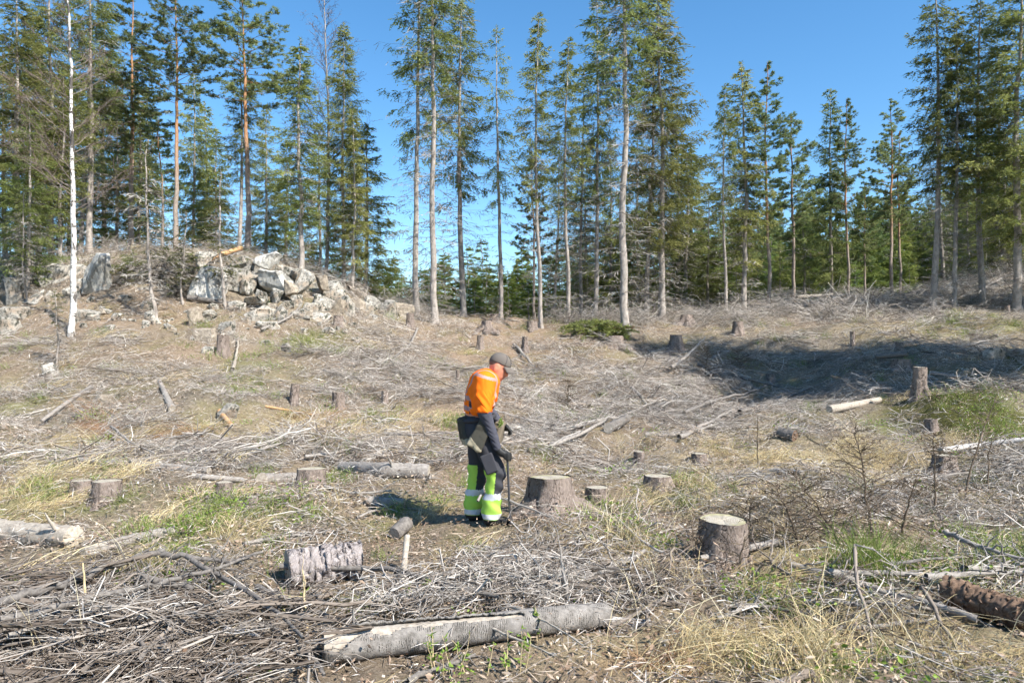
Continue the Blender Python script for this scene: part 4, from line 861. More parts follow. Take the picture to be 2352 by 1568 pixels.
# ------------------------------------------------------------------ logs and fallen branches
def on_ground(pts, lift):
    """frame positions -> points lying on the ground, raised by lift"""
    out = []
    for q in pts:
        g = G(q[0], q[1]); g[2] += lift + (q[2] if len(q) > 2 else 0); out.append(g)
    return np.array(out)
def resample(p, K):
    p = np.asarray(p); s = np.concatenate([[0], np.cumsum(np.linalg.norm(np.diff(p, axis=0), axis=1))]); t = np.linspace(0, s[-1], K)
    q = np.stack([np.interp(t, s, p[:, i]) for i in range(3)], -1)
    for _ in range(2): q[1:-1] = 0.25 * q[:-2] + 0.5 * q[1:-1] + 0.25 * q[2:]
    return q
def log(pts, r0, r1, label, m=None, lift=None, stubs=0, sides=20, cutm=None, name='fallen_log', cat='log', rough=0.05, group='fallen logs', broken=False, K=26, wob=0.0, up=0.0):
    rng = np.random.default_rng(int(pts[0][0] * 3 + pts[0][1]))
    g = on_ground(pts, 0.0); sc = g[:, 1].mean() / F; r0 *= sc; r1 *= sc
    g[:, 2] += 0.75 * max(r0, r1) if lift is None else lift
    c = resample(g, K) + rng.normal(0, 1, (K, 3)) * wob * r0
    KEEP.extend([(q[0], q[1], r0 + (.12 if r0 > .07 else 0)) for q in c[::3]]); o = c[0].copy(); c = c - o
    rr = np.linspace(r0, r1, K) * (1 + 0.04 * rng.normal(0, 1, K))
    bump = 1 + rough * rng.normal(0, 1, (1, K, sides)); bump = (bump + np.roll(bump, 1, 2) + np.roll(bump, 1, 1)) / 3
    e = bpy.data.objects.new(name, None); COL.objects.link(e); e.location = o; e.empty_display_size = 0.1
    tag(e, label, cat, group)
    mb = MB(); V = tubes(mb, c, rr, sides, bump=bump)
    obj('bark', mb.mesh('log_bark', m or M_GREYWOOD), e)
    for k, sg in ((0, -1), (K - 1, 1)):
        ring = V[0, k]; cc = ring.mean(0); T = norm(c[k] - c[k - sg]) ; 
        cv = np.concatenate([ring, cc + (ring - cc) * 0.5 + T * (rng.normal(0, 0.5, (sides, 1)) if broken else 0.0) * rr[k], [cc + T * (0.5 * rr[k] if broken else 0)]])
        j = np.arange(sides); nj = np.roll(j, -1)
        cb = MB(); cb.add(cv, np.stack([j, nj, nj + sides, j + sides], -1)); cb.f3.append(np.stack([j + sides, nj + sides, np.full(sides, 2 * sides)], -1)); cb.m3.append(np.zeros(sides, int))
        obj('cut_end', cb.mesh('log_end', cutm or M_LOGEND), e)
    for q in range(stubs):
        k = rng.integers(2, K - 2); a = rng.uniform(0.2, 2.9); T = norm(c[k + 1] - c[k - 1]); A = norm(np.cross(T, [0, 0, 1.0])); B = np.cross(A, T)
        d = A * math.cos(a) + B * math.sin(a) + T * rng.uniform(-.2, .6); L = rng.uniform(0.06, 0.22)
        s = np.linspace(0, 1, 4)[:, None]; sb = MB(); tubes(sb, c[k] + d * (rr[k] * 0.8 + s * L) + rng.normal(0, .01, (4, 3)), rr[k] * 0.22 * (1.1 - s[:, 0]) + 0.002, 6)
        obj('branch_stub', sb.mesh('branch_stub', m or M_GREYWOOD), e)
    return e
log([(660, 1346), (826, 1318)], 42, 40, 'short thick log section with flaking bark, left foreground', m=M_LOGBARK, sides=48, K=50, lift=0.115, rough=.12, wob=.01)
log([(-40, 1240), (60, 1250), (170, 1258)], 30, 24, 'pale split log at the left edge', m=M_PALEWOOD, stubs=2, rough=.12, broken=True, sides=24)
log([(190, 1275), (300, 1245), (400, 1222)], 13, 11, 'half-sunken grey log right of the pale split log', lift=0.02, rough=.12)
log([(790, 1088), (880, 1092), (985, 1098)], 17, 17, 'long pale log lying behind the worker to the left', m=M_GREYWOOD, cutm=M_PALEWOOD, stubs=1, rough=.1)
log([(600, 1105), (690, 1102)], 14, 14, 'sunken grey log left of the mossy flat stump', lift=.01, rough=.12)
log([(842, 1160), (930, 1164)], 11, 11, 'short log in the shadow of the worker', m=M_GREYWOOD)
log([(175, 1064), (330, 1076), (480, 1088)], 9, 8, 'long grey pole in the left grass', stubs=3)
log([(440, 1098), (560, 1108)], 7, 6, 'shorter grey pole below the long left pole')
log([(2168, 1388), (2260, 1420), (2380, 1462)], 30, 34, 'red-brown rotten log in the right foreground', m=M_BROWNLOG, cutm=M_TANWOOD, rough=.17, stubs=2, sides=36, K=50, wob=.02, lift=.10)
log([(1905, 948), (1960, 938), (2020, 925)], 9, 7, 'pale cut log on the slash right of centre', m=M_PALEWOOD)
log([(2160, 1052), (2250, 1040), (2380, 1024)], 7, 5, 'white birch pole resting on the dark flared stump', m=M_WHITEBARK, lift=.12)
log([(2140, 860), (2220, 874), (2298, 890)], 5, 5, 'grey pole lying right of the tall root-legged stump')
log([(2012, 836), (2085, 832)], 6, 6, 'dark pole above the low wide stump at right', m=M_DARKWOOD, lift=.2)
log([(1768, 1088), (1842, 1092)], 7, 6, 'short bright pole in the yellow grass at right', m=M_WHITEBARK)
log([(1608, 1296), (1700, 1278), (1805, 1254)], 6, 9, 'broken branch with pale end leaning on the thick stump', m=M_GREYWOOD, stubs=2, broken=True, lift=.05, cutm=M_PALEWOOD)
log([(1398, 1000), (1440, 975)], 11, 10, 'short dark-ended log right of the worker', m=M_DARKWOOD, lift=.12, cutm=M_PALEWOOD)
log([(480, 612), (555, 585)], 6, 5, 'tan peeled log lying on the outcrop top', m=M_TANWOOD, lift=.25)
log([(432, 694), (520, 706), (640, 716)], 6, 3, 'dark fallen stem along the foot of the outcrop', m=M_DARKWOOD, stubs=4, lift=.1)
log([(395, 948), (380, 912), (366, 880)], 8, 4, 'grey cut stem lying up the left slope', lift=.05)
log([(95, 980), (150, 940), (210, 900)], 4, 6, 'slanting grey pole on the left slope', lift=.1, stubs=2)
log([(504, 950), (532, 984)], 6, 5, 'short orange peeled stick below the smooth grey rock', m=M_TANWOOD, name='peeled_stick', cat='branch')
log([(610, 935), (665, 945), (725, 958)], 3, 2, 'thin orange peeled stick right of the smooth grey rock', m=M_TANWOOD, name='peeled_stick', cat='branch')
log([(935, 1300, .25), (930, 1320, .12), (923, 1345)], 7, 7, 'upright pale broken stake in the left-centre foreground', m=M_PALEWOOD, name='broken_stake', cat='stake', lift=.0, broken=True, K=8)
log([(860, 1362, .10), (856, 1376, 0)], 6, 6, 'short pale broken stake left of the upright stake', m=M_PALEWOOD, name='broken_stake', cat='stake', lift=.0, broken=True, K=6)
log([(935, 1225, .05), (905, 1240, .0)], 17, 15, 'short tilted log end with pale face below the worker', m=M_DARKWOOD, cutm=M_PALEWOOD, K=8)
log([(1790, 1004), (1826, 1012)], 13, 13, 'dark round log end in the yellow grass', m=M_DARKWOOD, cutm=M_BROWNLOG, K=8)
log([(1405, 1432), (1495, 1438)], 9, 8, 'white birch bark piece right of the split log', m=M_WHITEBARK, K=10, lift=.02)

# the split log in the foreground: bark shell open along the top over pale wood
def split_log():
    g = on_ground([(742, 1520), (900, 1504), (1080, 1482), (1240, 1460), (1390, 1442)], 0.09)
    K, S_ = 90, 56; c = resample(g, K); KEEP.extend([(q[0], q[1], .22) for q in c[::4]]); o = c[0].copy(); c -= o
    rng = np.random.default_rng(4); sc = 4.0 / F
    r = np.linspace(34, 25, K) * sc * (1 + 0.03 * np.sin(np.linspace(0, 9, K)))
    e = bpy.data.objects.new('split_log', None); COL.objects.link(e); e.location = o; e.empty_display_size = .1
    tag(e, 'long fallen log with cracked grey bark split open over pale wood, front centre', 'log', 'fallen logs')
    w = MB(); tubes(w, c, r * 0.93, 32, bump=1 + .02 * rng.normal(0, 1, (1, K, 32))); obj('inner_wood', w.mesh('inner_wood', M_PALEWOOD), e)
    T, A, B = frames(c[None]); T, A, B = T[0], A[0], B[0]
    a = np.arange(S_) / S_ * 2 * np.pi
    pp = np.stack([np.repeat(np.linspace(0, 1, K)[:, None] * 30, S_, 1), np.cos(a)[None] * 2 + np.zeros((K, 1)), np.sin(a)[None] * 2 + np.zeros((K, 1))], -1)
    t = np.linspace(0, 1, K)
    mid = 1.15 + 0.22 * np.sin(t * 5 + .4) ; wid = np.interp(t, [0, .12, .35, .6, .66, 1], [1.0, .55, .30, .16, 0, 0]) * (1 + .35 * np.sin(t * 41))
    dist = np.abs((a[None] - mid[:, None] + np.pi) % (2 * np.pi) - np.pi) - wid[:, None]
    edge = np.exp(-np.maximum(dist, 0) / .22) * (wid > 0.02)[:, None]
    cr = np.sin(np.linspace(0, 210, K))[:, None]
    R = r[:, None] * (1.0 + 0.05 * vnoise3(pp * np.array([2.2, .9, .9]), 3) + 0.03 * vnoise3(pp * np.array([7, 2, 2]), 8) + edge * (0.10 + 0.13 * (cr > -.1)) )
    V = c[:, None] + (A[:, None] * np.cos(a)[None, :, None] + B[:, None] * np.sin(a)[None, :, None]) * R[..., None]
    i = np.arange(K * S_).reshape(K, S_); nx = np.roll(i, -1, 1)
    q = np.stack([i[:-1], nx[:-1], nx[1:], i[1:]], -1); keep = (dist[:-1] > 0) & (np.roll(dist, -1, 1)[:-1] > 0)
    mb = MB(); mb.add(V, q[keep]); b = obj('bark', mb.mesh('split_bark', M_FRONTBARK), e)
    so = b.modifiers.new('thickness', 'SOLIDIFY'); so.thickness = 0.012; so.offset = -1
    for k in (0, K - 1):
        j = np.arange(32); aa = j / 32 * 2 * np.pi; ring = c[k] + (A[k] * np.cos(aa)[:, None] + B[k] * np.sin(aa)[:, None]) * r[k] * .96
        cb = MB(); cb.add(np.concatenate([ring, [c[k]]]), np.stack([j, np.roll(j, -1), np.full(32, 32)], -1)); obj('cut_end', cb.mesh('log_end', M_LOGEND), e)
def _fb(h):
    v = h.coords((1, 1, 1)); n = h.noise(16, 6, 0.7, v)
    w = h.N('ShaderNodeTexWave'); w.wave_type = 'BANDS'; w.bands_direction = 'X'; w.inputs['Scale'].default_value = 26; w.inputs['Distortion'].default_value = 7; w.inputs['Detail'].default_value = 4; w.inputs['Detail Scale'].default_value = 1.5
    h.L(v, w.inputs['Vector'])
    c = h.ramp(n, [(0.3, (0.10, 0.09, 0.08)), (0.7, (0.30, 0.275, 0.25))])
    n3 = h.noise(4, 3, 0.5, v)
    k = h.math('MULTIPLY', h.math('GREATER_THAN', w.outputs['Fac'], 0.86), h.math('GREATER_THAN', h.noise(11, 4, 0.7, v), 0.52))
    c = h.mix(k, c, (0.05, 0.045, 0.04))
    return h.bsdf(c, 0.9, 0.1, n, 0.8, 0.015)
M_FRONTBARK = mat('cracked_grey_bark', _fb)
split_log()

def branch(pts, r0, label, m=None, twigs=12, lift=0.03, tl=0.35, group='fallen branches', name='fallen_branch', cat='branch', r1=None):
    rng = np.random.default_rng(int(pts[0][0] * 5 + pts[-1][1] * 3) % 99991)
    g = on_ground(pts, lift); sc = g[:, 1].mean() / F; r = r0 * sc; K = max(9, 4 * len(pts))
    c = resample(g, K); o = c[0].copy(); c = c - o + rng.normal(0, .25 * r, (K, 3)); t = np.linspace(0, 1, K)
    e = bpy.data.objects.new(name, None); COL.objects.link(e); e.location = o; e.empty_display_size = .1
    tag(e, label, cat, group)
    mm = m or M_GREYWOOD
    mb = MB(); tubes(mb, c, r * (1.05 - (0.62 if r1 is None else 1 - r1) * t), 8, bump=1 + .07 * rng.normal(0, 1, (1, K, 8))); obj('stem', mb.mesh('branch_stem', mm), e)
    if twigs:
        n = twigs; k = rng.integers(1, K - 1, n); T = norm(c[np.minimum(k + 1, K - 1)] - c[k - 1])
        d = norm(T * rng.uniform(.2, 1, (n, 1)) + rng.normal(0, .7, (n, 3)) + [0, 0, .25]); L = tl * rng.uniform(.3, 1, n); s = np.linspace(0, 1, 5)[None, :, None]
        pth = c[k][:, None] + d[:, None] * s * L[:, None, None] + np.array([0, 0, -1.0]) * (s ** 2) * (L * rng.uniform(0, .5, n))[:, None, None] + rng.normal(0, .02, (n, 5, 3)) * s
        tw = MB(); tubes(tw, pth, (r * rng.uniform(.16, .4, n))[:, None] * np.array([1, .85, .7, .5, .3]), 4); obj('twigs', tw.mesh('branch_twigs', mm), e, kind='stuff')
    return e
BR = [
 ([(-10, 1462), (120, 1415), (240, 1372), (320, 1340), (372, 1326)], 9, 'thick grey branch rising from the left edge to a bend', dict(m=M_DARKWOOD, twigs=10, r1=.7, lift=.2)),
 ([(372, 1328), (430, 1334), (500, 1342), (560, 1352)], 7, 'branch running right from the bend toward the short thick log', dict(m=M_DARKWOOD, lift=.18)),
 ([(60, 1425), (180, 1400), (300, 1365), (430, 1348)], 5, 'thin dark branch just below the bent grey branch', dict(m=M_DARKWOOD)),
 ([(318, 1388), (380, 1402), (445, 1420)], 8, 'stout short branch piece left of the slash heap', dict(m=M_DARKWOOD, r1=.8, lift=.2, twigs=4)),
 ([(0, 1512), (130, 1478), (280, 1436), (420, 1400), (520, 1368), (600, 1330)], 8, 'long branch sweeping from lower left to the short thick log', dict(m=M_DARKWOOD, lift=.22, twigs=22)),
 ([(20, 1545), (170, 1500), (330, 1455), (470, 1430)], 6, 'lowest long branch in the bottom left slash', dict(twigs=20, lift=.2)),
 ([(640, 1345), (760, 1345), (900, 1346), (1000, 1382), (1150, 1420)], 7, 'wavy dark branch passing below the short thick log', dict(m=M_DARKWOOD, lift=.14, r1=.6, twigs=18)),
 ([(590, 1375), (660, 1405), (745, 1445), (820, 1460)], 9, 'dark limb slanting down to the split log end', dict(m=M_DARKWOOD, lift=.08)),
 ([(430, 1335), (520, 1390), (640, 1470), (700, 1545)], 7, 'curved limb crossing the heap left of the split log', dict(m=M_DARKWOOD, lift=.18, twigs=16)),
 ([(680, 1500), (720, 1540), (745, 1575)], 10, 'thick branch end at the bottom left of the split log', dict(m=M_DARKWOOD, lift=.06, twigs=2)),
 ([(1245, 1405), (1300, 1375), (1370, 1345), (1440, 1310), (1482, 1288)], 8, 'pale splintered branch pointing up right of the heap', dict(lift=.08, r1=.6, m=M_GREYWOOD)),
 ([(1300, 1405), (1302, 1395, .12), (1292, 1385, .25), (1288, 1380, .36)], 5, 'upright forked dead stem in the centre heap', dict(lift=.0, twigs=14)),
 ([(1098, 1215, .28), (1108, 1205, .34), (1180, 1212, .25), (1250, 1215, .14), (1330, 1232, .05), (1400, 1240)], 3.2, 'thin arched pale branch from the worker feet past the stump', dict(lift=.0, twigs=5)),
 ([(1270, 1008), (1340, 990), (1430, 968), (1520, 925)], 5, 'long pale branch running up right behind the worker', dict(twigs=8, lift=.1)),
 ([(1260, 1042), (1330, 1015), (1380, 985), (1410, 962)], 5, 'pale curved branch below the long pale branch', dict(lift=.12)),
 ([(828, 1070), (880, 1045), (928, 1022)], 6, 'bright straight branch left of the worker hip', dict(m=M_PALEWOOD, twigs=0, r1=.7, lift=.06)),
 ([(745, 855), (800, 866), (860, 870)], 4, 'bent pale branch high on the slope left of the worker', dict(twigs=4)),
 ([(940, 1570), (1010, 1545), (1090, 1510)], 8, 'dark branch in front of the split log', dict(m=M_DARKWOOD, lift=.02)),
 ([(1090, 1470), (1200, 1520), (1280, 1560)], 4, 'thin pale stick slanting across in front of the split log', dict(m=M_PALEWOOD, lift=.12, twigs=2)),
 ([(1170, 1440), (1240, 1475), (1300, 1510), (1340, 1545)], 3.5, 'second thin pale stick crossing the split log', dict(m=M_PALEWOOD, lift=.14, twigs=2)),
 ([(1815, 1322), (1930, 1352), (2060, 1395), (2240, 1448)], 8, 'long straight pole across the right foreground', dict(lift=.08, r1=.9, twigs=8)),
 ([(1900, 1345), (2050, 1350), (2200, 1352), (2370, 1345)], 7, 'grey pole lying level in the right brush', dict(lift=.10, twigs=14)),
 ([(2045, 1330), (2150, 1318), (2280, 1312)], 4, 'dark thin pole above the right brush', dict(m=M_DARKWOOD, lift=.12, twigs=4)),
 ([(2170, 1275), (2230, 1305), (2300, 1330), (2370, 1345)], 7, 'upturned branch end in the right brush', dict(lift=.2, twigs=10)),
 ([(2210, 1345), (2290, 1340), (2370, 1330)], 9, 'thicker grey branch behind the rotten log', dict(lift=.12, twigs=14)),
 ([(2130, 1365), (2240, 1362), (2370, 1358)], 7, 'grey branch touching the top of the rotten log', dict(lift=.14, twigs=12)),
 ([(1850, 1395), (1990, 1400), (2150, 1412)], 7, 'half-hidden pole left of the rotten log', dict(lift=.04, twigs=10)),
 ([(1650, 1440), (1760, 1400), (1880, 1365)], 5, 'grey branch rising toward the long straight pole', dict(twigs=12, lift=.06)),
 ([(1690, 1405), (1780, 1412), (1900, 1440)], 6, 'dark branch left below the long straight pole', dict(m=M_DARKWOOD, twigs=12, lift=.05)),
 ([(1880, 1465), (2010, 1455), (2150, 1440)], 7, 'pale branch half under the straw grass at right', dict(lift=.05, twigs=3)),
 ([(2090, 1500), (2140, 1515), (2190, 1535)], 5, 'bright split stick in the bottom right straw', dict(m=M_PALEWOOD, twigs=1, lift=.06)),
 ([(1920, 1330), (1930, 1310), (1955, 1300, .05)], 7, 'curved white branch end by the rushes', dict(m=M_PALEWOOD, twigs=1, lift=.05)),
 ([(230, 1345), (290, 1330), (345, 1322)], 5, 'bright peeled curved stick above the bent branch', dict(m=M_PALEWOOD, twigs=0)),
 ([(90, 1372), (160, 1392), (250, 1398)], 5, 'orange-tan stick near the left edge', dict(m=M_TANWOOD, twigs=2)),
 ([(200, 1440), (195, 1430, .2), (190, 1425, .38)], 4, 'straight upright straw-coloured stem at left', dict(m=M_STRAWSTICK, twigs=0, lift=0)),
 ([(705, 1450), (700, 1440, .15), (697, 1430, .34)], 3.5, 'upright tan stem left of the split log', dict(m=M_STRAWSTICK, twigs=3, lift=0)),
 ([(515, 1480), (580, 1500), (660, 1520)], 6, 'white splintered stick left of the split log end', dict(m=M_WHITEBARK, twigs=1, lift=.1)),
 ([(-10, 1540), (30, 1532), (75, 1525)], 6, 'pale stick at the bottom left corner', dict(m=M_PALEWOOD, twigs=0, lift=.06)),
 ([(300, 1075), (380, 1055), (470, 1000), (500, 970)], 4, 'forked grey branch fanning up on the left grass', dict(twigs=18, lift=.06, tl=.6)),
 ([(255, 1000), (300, 1040), (360, 1068)], 3.5, 'thin slanting stick above the long left pole', dict(twigs=4, lift=.15)),
 ([(60, 1040), (90, 1020), (125, 1000)], 3, 'dark stick by the bright white stone', dict(m=M_DARKWOOD, twigs=2)),
 ([(535, 860), (545, 815), (548, 780)], 4, 'crooked white stick standing up the slope below the rocks', dict(m=M_PALEWOOD, twigs=2, lift=.1)),
 ([(600, 770), (660, 745), (690, 715)], 3, 'thin pale stick leaning up the boulder run', dict(twigs=3, lift=.15)),
 ([(1570, 965), (1640, 935), (1720, 915), (1800, 880)], 4, 'dark branch in the slash below the shaded hollow', dict(m=M_DARKWOOD, twigs=10, lift=.15)),
 ([(1180, 800), (1210, 830), (1235, 862)], 4, 'grey branch on the slope above the worker cap', dict(twigs=8, lift=.1)),
 ([(1450, 900), (1490, 940), (1500, 975)], 4, 'leaning grey branch right of the worker on the slope', dict(twigs=6, lift=.1)),
 ([(1540, 860), (1580, 830), (1620, 790)], 4, 'bleached branch rising into the shaded hollow', dict(twigs=10, lift=.2)),
 ([(1700, 960), (1790, 930), (1900, 890)], 4, 'long thin branch behind the pale cut log', dict(m=M_DARKWOOD, twigs=10, lift=.12)),
 ([(1480, 1010), (1560, 1010), (1650, 985)], 5, 'pale branch lying left of the yellow grass', dict(twigs=8, lift=.08)),
 ([(1560, 1020), (1620, 990), (1690, 950)], 5, 'bleached branch crossing the mid-right slash', dict(twigs=10, lift=.12)),
 ([(1150, 1010), (1200, 990), (1260, 960)], 4, 'grey branch beside the worker bag', dict(twigs=8, lift=.1)),
 ([(700, 1060), (780, 1050), (860, 1028)], 4, 'grey branch in the band of slash left of the worker', dict(twigs=14, lift=.08)),
 ([(560, 1060), (640, 1030), (700, 1022)], 4, 'curved branch at the left end of the slash band', dict(twigs=14, lift=.08)),
 ([(880, 1005), (960, 1010), (1050, 1002)], 4, 'branch behind the worker back', dict(twigs=12, lift=.08)),
 ([(1600, 850), (1700, 880), (1800, 905)], 5, 'shaded branch at the bottom of the hollow', dict(m=M_DARKWOOD, twigs=14, lift=.15)),
 ([(2080, 1120), (2180, 1105), (2300, 1095)], 4, 'grey stick behind the brown saplings', dict(twigs=5, lift=.08)),
 ([(1830, 700), (1880, 692), (1940, 690)], 4, 'pale branch on the rim slash pile', dict(m=M_PALEWOOD, twigs=6, lift=.3)),
 ([(1780, 722), (1840, 718), (1900, 716)], 4, 'bright stick under the rim slash pile', dict(m=M_PALEWOOD, twigs=1, lift=.1)),
 ([(780, 660), (770, 632, .3), (790, 625, .7), (805, 655, .2)], 5, 'broken arched root wood on the boulder run', dict(m=M_PALEWOOD, twigs=6, lift=0)),
 ([(800, 680), (830, 690), (860, 705)], 5, 'splintered wood right of the arched root', dict(m=M_PALEWOOD, twigs=6, lift=.3)),
 ([(2250, 690), (2290, 660), (2330, 640)], 3, 'grey stick leaning on the shaded bank', dict(twigs=3, lift=.3)),
 ([(960, 760), (940, 800), (900, 830)], 3, 'thin grey stick below the twin spruces', dict(twigs=8, lift=.08)),
 ([(820, 1195), (900, 1165), (975, 1180)], 3, 'thin stick in the worker shadow', dict(twigs=4)),
 ([(560, 1255), (680, 1235), (760, 1225)], 4, 'pale stick above the short thick log', dict(twigs=4)),
 ([(1040, 1300), (1140, 1310), (1260, 1330)], 3.5, 'thin reddish branch over the centre litter', dict(m=M_BROWNLOG, twigs=10, lift=.06)),
 ([(745, 1135), (820, 1150), (900, 1145)], 4, 'grey branch in front of the long pale log', dict(twigs=12, lift=.08)),
]
for pts, r, lb, kw in BR: branch(pts, r, lb, **kw)
# ------------------------------------------------------------------ materials of the ground cover
def m_tinted(name, stops, rough=0.9, trans=0.0):
    def b(h):
        c = h.ramp(h.attr('tint'), stops); hs = h.N('ShaderNodeHueSaturation'); mr = h.N('ShaderNodeMapRange'); h.L(h.rand(), mr.inputs[0]); mr.inputs[3].default_value = 0.75; mr.inputs[4].default_value = 1.2
        h.L(mr.outputs[0], hs.inputs['Value']); h.L(c, hs.inputs['Color'])
        return h.leaf(hs.outputs[0], trans, rough) if trans else h.bsdf(hs.outputs[0], rough, 0.12)
    return mat(name, b)
M_TWIG = m_tinted('slash_twigs', [(0.0, (0.09, 0.07, 0.055)), (0.3, (0.21, 0.175, 0.145)), (0.65, (0.39, 0.35, 0.31)), (0.9, (0.55, 0.51, 0.46)), (1.0, (0.66, 0.61, 0.54))])
M_STRAW = m_tinted('dry_grass', [(0.0, (0.24, 0.16, 0.08)), (0.4, (0.46, 0.36, 0.19)), (0.8, (0.64, 0.54, 0.33)), (1.0, (0.74, 0.66, 0.46))], 0.75, 0.3)
M_RUST = m_tinted('rusty_grass', [(0.0, (0.13, 0.06, 0.03)), (0.5, (0.30, 0.165, 0.085)), (1.0, (0.46, 0.30, 0.17))], 0.8, 0.2)
M_GRASS = m_tinted('fresh_grass', [(0.0, (0.10, 0.14, 0.03)), (0.5, (0.20, 0.27, 0.06)), (1.0, (0.38, 0.42, 0.13))], 0.6, 0.35)
M_LEAF = m_tinted('fresh_leaves', [(0.0, (0.12, 0.19, 0.03)), (1.0, (0.30, 0.42, 0.08))], 0.5, 0.4)
M_CHIP = m_tinted('bark_chips', [(0.0, (0.12, 0.075, 0.05)), (0.4, (0.30, 0.22, 0.16)), (0.8, (0.52, 0.44, 0.35)), (1.0, (0.72, 0.65, 0.55))])
M_BROWNTW = m_tinted('brown_spruce_twigs', [(0.0, (0.07, 0.05, 0.035)), (1.0, (0.24, 0.19, 0.14))])

# ------------------------------------------------------------------ the worker: smooth solids turned into skin by surface nets
def cone(p, a, b, ra, rb, sc=(1, 1, 1)):
    """distance to a tapered rounded limb; sc squeezes space to make flattened sections"""
    sc = np.asarray(sc, float); q = p / sc; a = np.asarray(a, float) / sc; b = np.asarray(b, float) / sc
    ab = b - a; t = np.clip(((q - a) @ ab) / max(ab @ ab, 1e-9), 0, 1)
    return (np.linalg.norm(q - a - t[..., None] * ab, axis=-1) - (ra + (rb - ra) * t)) * sc.min() ** 0.5
def ball(p, c, r): 
    r = np.broadcast_to(np.asarray(r, float), (3,)); q = (p - np.asarray(c, float)) / r
    k = np.linalg.norm(q, axis=-1); return (k - 1) * r.min()
def smin(ds, k=0.02):
    ds = np.stack(ds); m = ds.min(0); return m - k * np.log(np.exp(-(ds - m) / k).sum(0))
def nets(fn, lo, hi, h):
    lo = np.asarray(lo, float); n = np.ceil((np.asarray(hi) - lo) / h).astype(int) + 1
    ax = [lo[i] + h * np.arange(n[i]) for i in range(3)]
    Pg = np.stack(np.meshgrid(*ax, indexing='ij'), -1); f = fn(Pg)
    s = f < 0
    acc = np.zeros((*(n - 1), 3)); cnt = np.zeros(n - 1)
    def sl(o): return tuple(slice(o[i], n[i] - 1 + o[i]) for i in range(3))
    cor = [(i, j, k) for i in (0, 1) for j in (0, 1) for k in (0, 1)]
    for c in cor:
        for a in range(3):
            if c[a]: continue
            d = list(c); d[a] = 1; d = tuple(d)
            f0, f1 = f[sl(c)], f[sl(d)]; x = (f0 < 0) != (f1 < 0)
            t = np.where(x, f0 / np.where(x, f0 - f1, 1), 0)
            p = Pg[sl(c)].copy(); p[..., a] += t * h
            acc += p * x[..., None]; cnt += x
    act = cnt > 0; idx = -np.ones(n - 1, int); idx[act] = np.arange(act.sum())
    V = acc[act] / cnt[act][:, None]; Q = []
    for a in range(3):
        b, c = (a + 1) % 3, (a + 2) % 3
        lo_ = [slice(1, -1)] * 3; lo_[a] = slice(0, -1); hi_ = list(lo_); hi_[a] = slice(1, None)
        x = s[tuple(lo_)] != s[tuple(hi_)]; g = np.argwhere(x)
        if not len(g): continue
        g[:, b] += 1; g[:, c] += 1
        sg = s[tuple(lo_)][x]
        def cell(db, dc):
            q = g.copy(); q[:, b] += db; q[:, c] += dc; return idx[tuple(q.T)]
        q = np.stack([cell(-1, -1), cell(0, -1), cell(0, 0), cell(-1, 0)], -1); q[~sg] = q[~sg][:, ::-1]; Q.append(q)
    Q = np.concatenate(Q); Q = Q[(Q >= 0).all(1)]
    return V, Q
def relax(V, Q, it=2, lam=.5):
    e = np.concatenate([Q[:, [0, 1]], Q[:, [1, 2]], Q[:, [2, 3]], Q[:, [3, 0]]]); e = np.concatenate([e, e[:, ::-1]])
    for _ in range(it):
        a = np.zeros_like(V); np.add.at(a, e[:, 0], V[e[:, 1]]); c = np.bincount(e[:, 0], minlength=len(V))[:, None]; V = V + lam * (a / np.maximum(c, 1) - V)
    return V
def skin(name, fn, lo, hi, h, mats, parent, pick=None, it=2, fold=None):
    V, Q = nets(fn, lo, hi, h); V = relax(V, Q, it)
    if fold is not None: V = V + fold(V)
    mi = 0
    if pick is not None: mi = pick(V[Q].mean(1))
    mb = MB(); mb.add(V, Q, mi); return obj(name, mb.mesh(name, mats), parent)

def cloth(name, col, col2=None, rough=0.9, sc=260):
    def b(h):
        n = h.noise(12, 4, .6, h.coords()); c = h.mix(h.math('MULTIPLY', n, .6), col, col2 or tuple(.7 * x for x in col))
        f = h.noise(sc, 2, .5, h.coords()); return h.bsdf(c, rough, .2, f, .25, .002)
    return mat(name, b)
M_SKIN = mat('weathered_skin', lambda h: h.bsdf(h.mix(h.math('MULTIPLY', h.noise(30, 3, .6, h.coords()), .8), (0.56, 0.24, 0.15), (0.46, 0.17, 0.10)), .55, .35))
M_ORANGE = cloth('high_visibility_orange', (0.95, 0.18, 0.008), (0.88, 0.14, 0.006))
M_REFL = cloth('worn_reflective_tape', (0.36, 0.22, 0.20), (0.44, 0.26, 0.22), .6)
M_REFLG = cloth('grey_reflective_tape', (0.50, 0.51, 0.53), (0.42, 0.43, 0.46), .5)
M_LIME = cloth('high_visibility_lime', (0.34, 0.56, 0.085), (0.29, 0.48, 0.07))
M_BLACK = cloth('black_work_cloth', (0.035, 0.035, 0.042), (0.055, 0.055, 0.062))
M_GREYSLV = cloth('charcoal_sleeve', (0.055, 0.055, 0.072), (0.075, 0.075, 0.09))
M_CAP = cloth('grey_brown_cap', (0.115, 0.10, 0.088), (0.15, 0.13, 0.115))
M_OLIVE = cloth('olive_bag_cloth', (0.045, 0.043, 0.035), (0.065, 0.06, 0.048))
M_BAGTAN = cloth('tan_bag_lining', (0.33, 0.29, 0.21), (0.26, 0.22, 0.155))
M_BAGBROWN = cloth('brown_bag_cloth', (0.16, 0.13, 0.095), (0.12, 0.095, 0.07))
M_HAIR = cloth('short_grey_brown_hair', (0.10, 0.075, 0.06), (0.16, 0.13, 0.11))
M_RUBBER = cloth('black_rubber', (0.02, 0.02, 0.02), (0.03, 0.03, 0.03), .5)
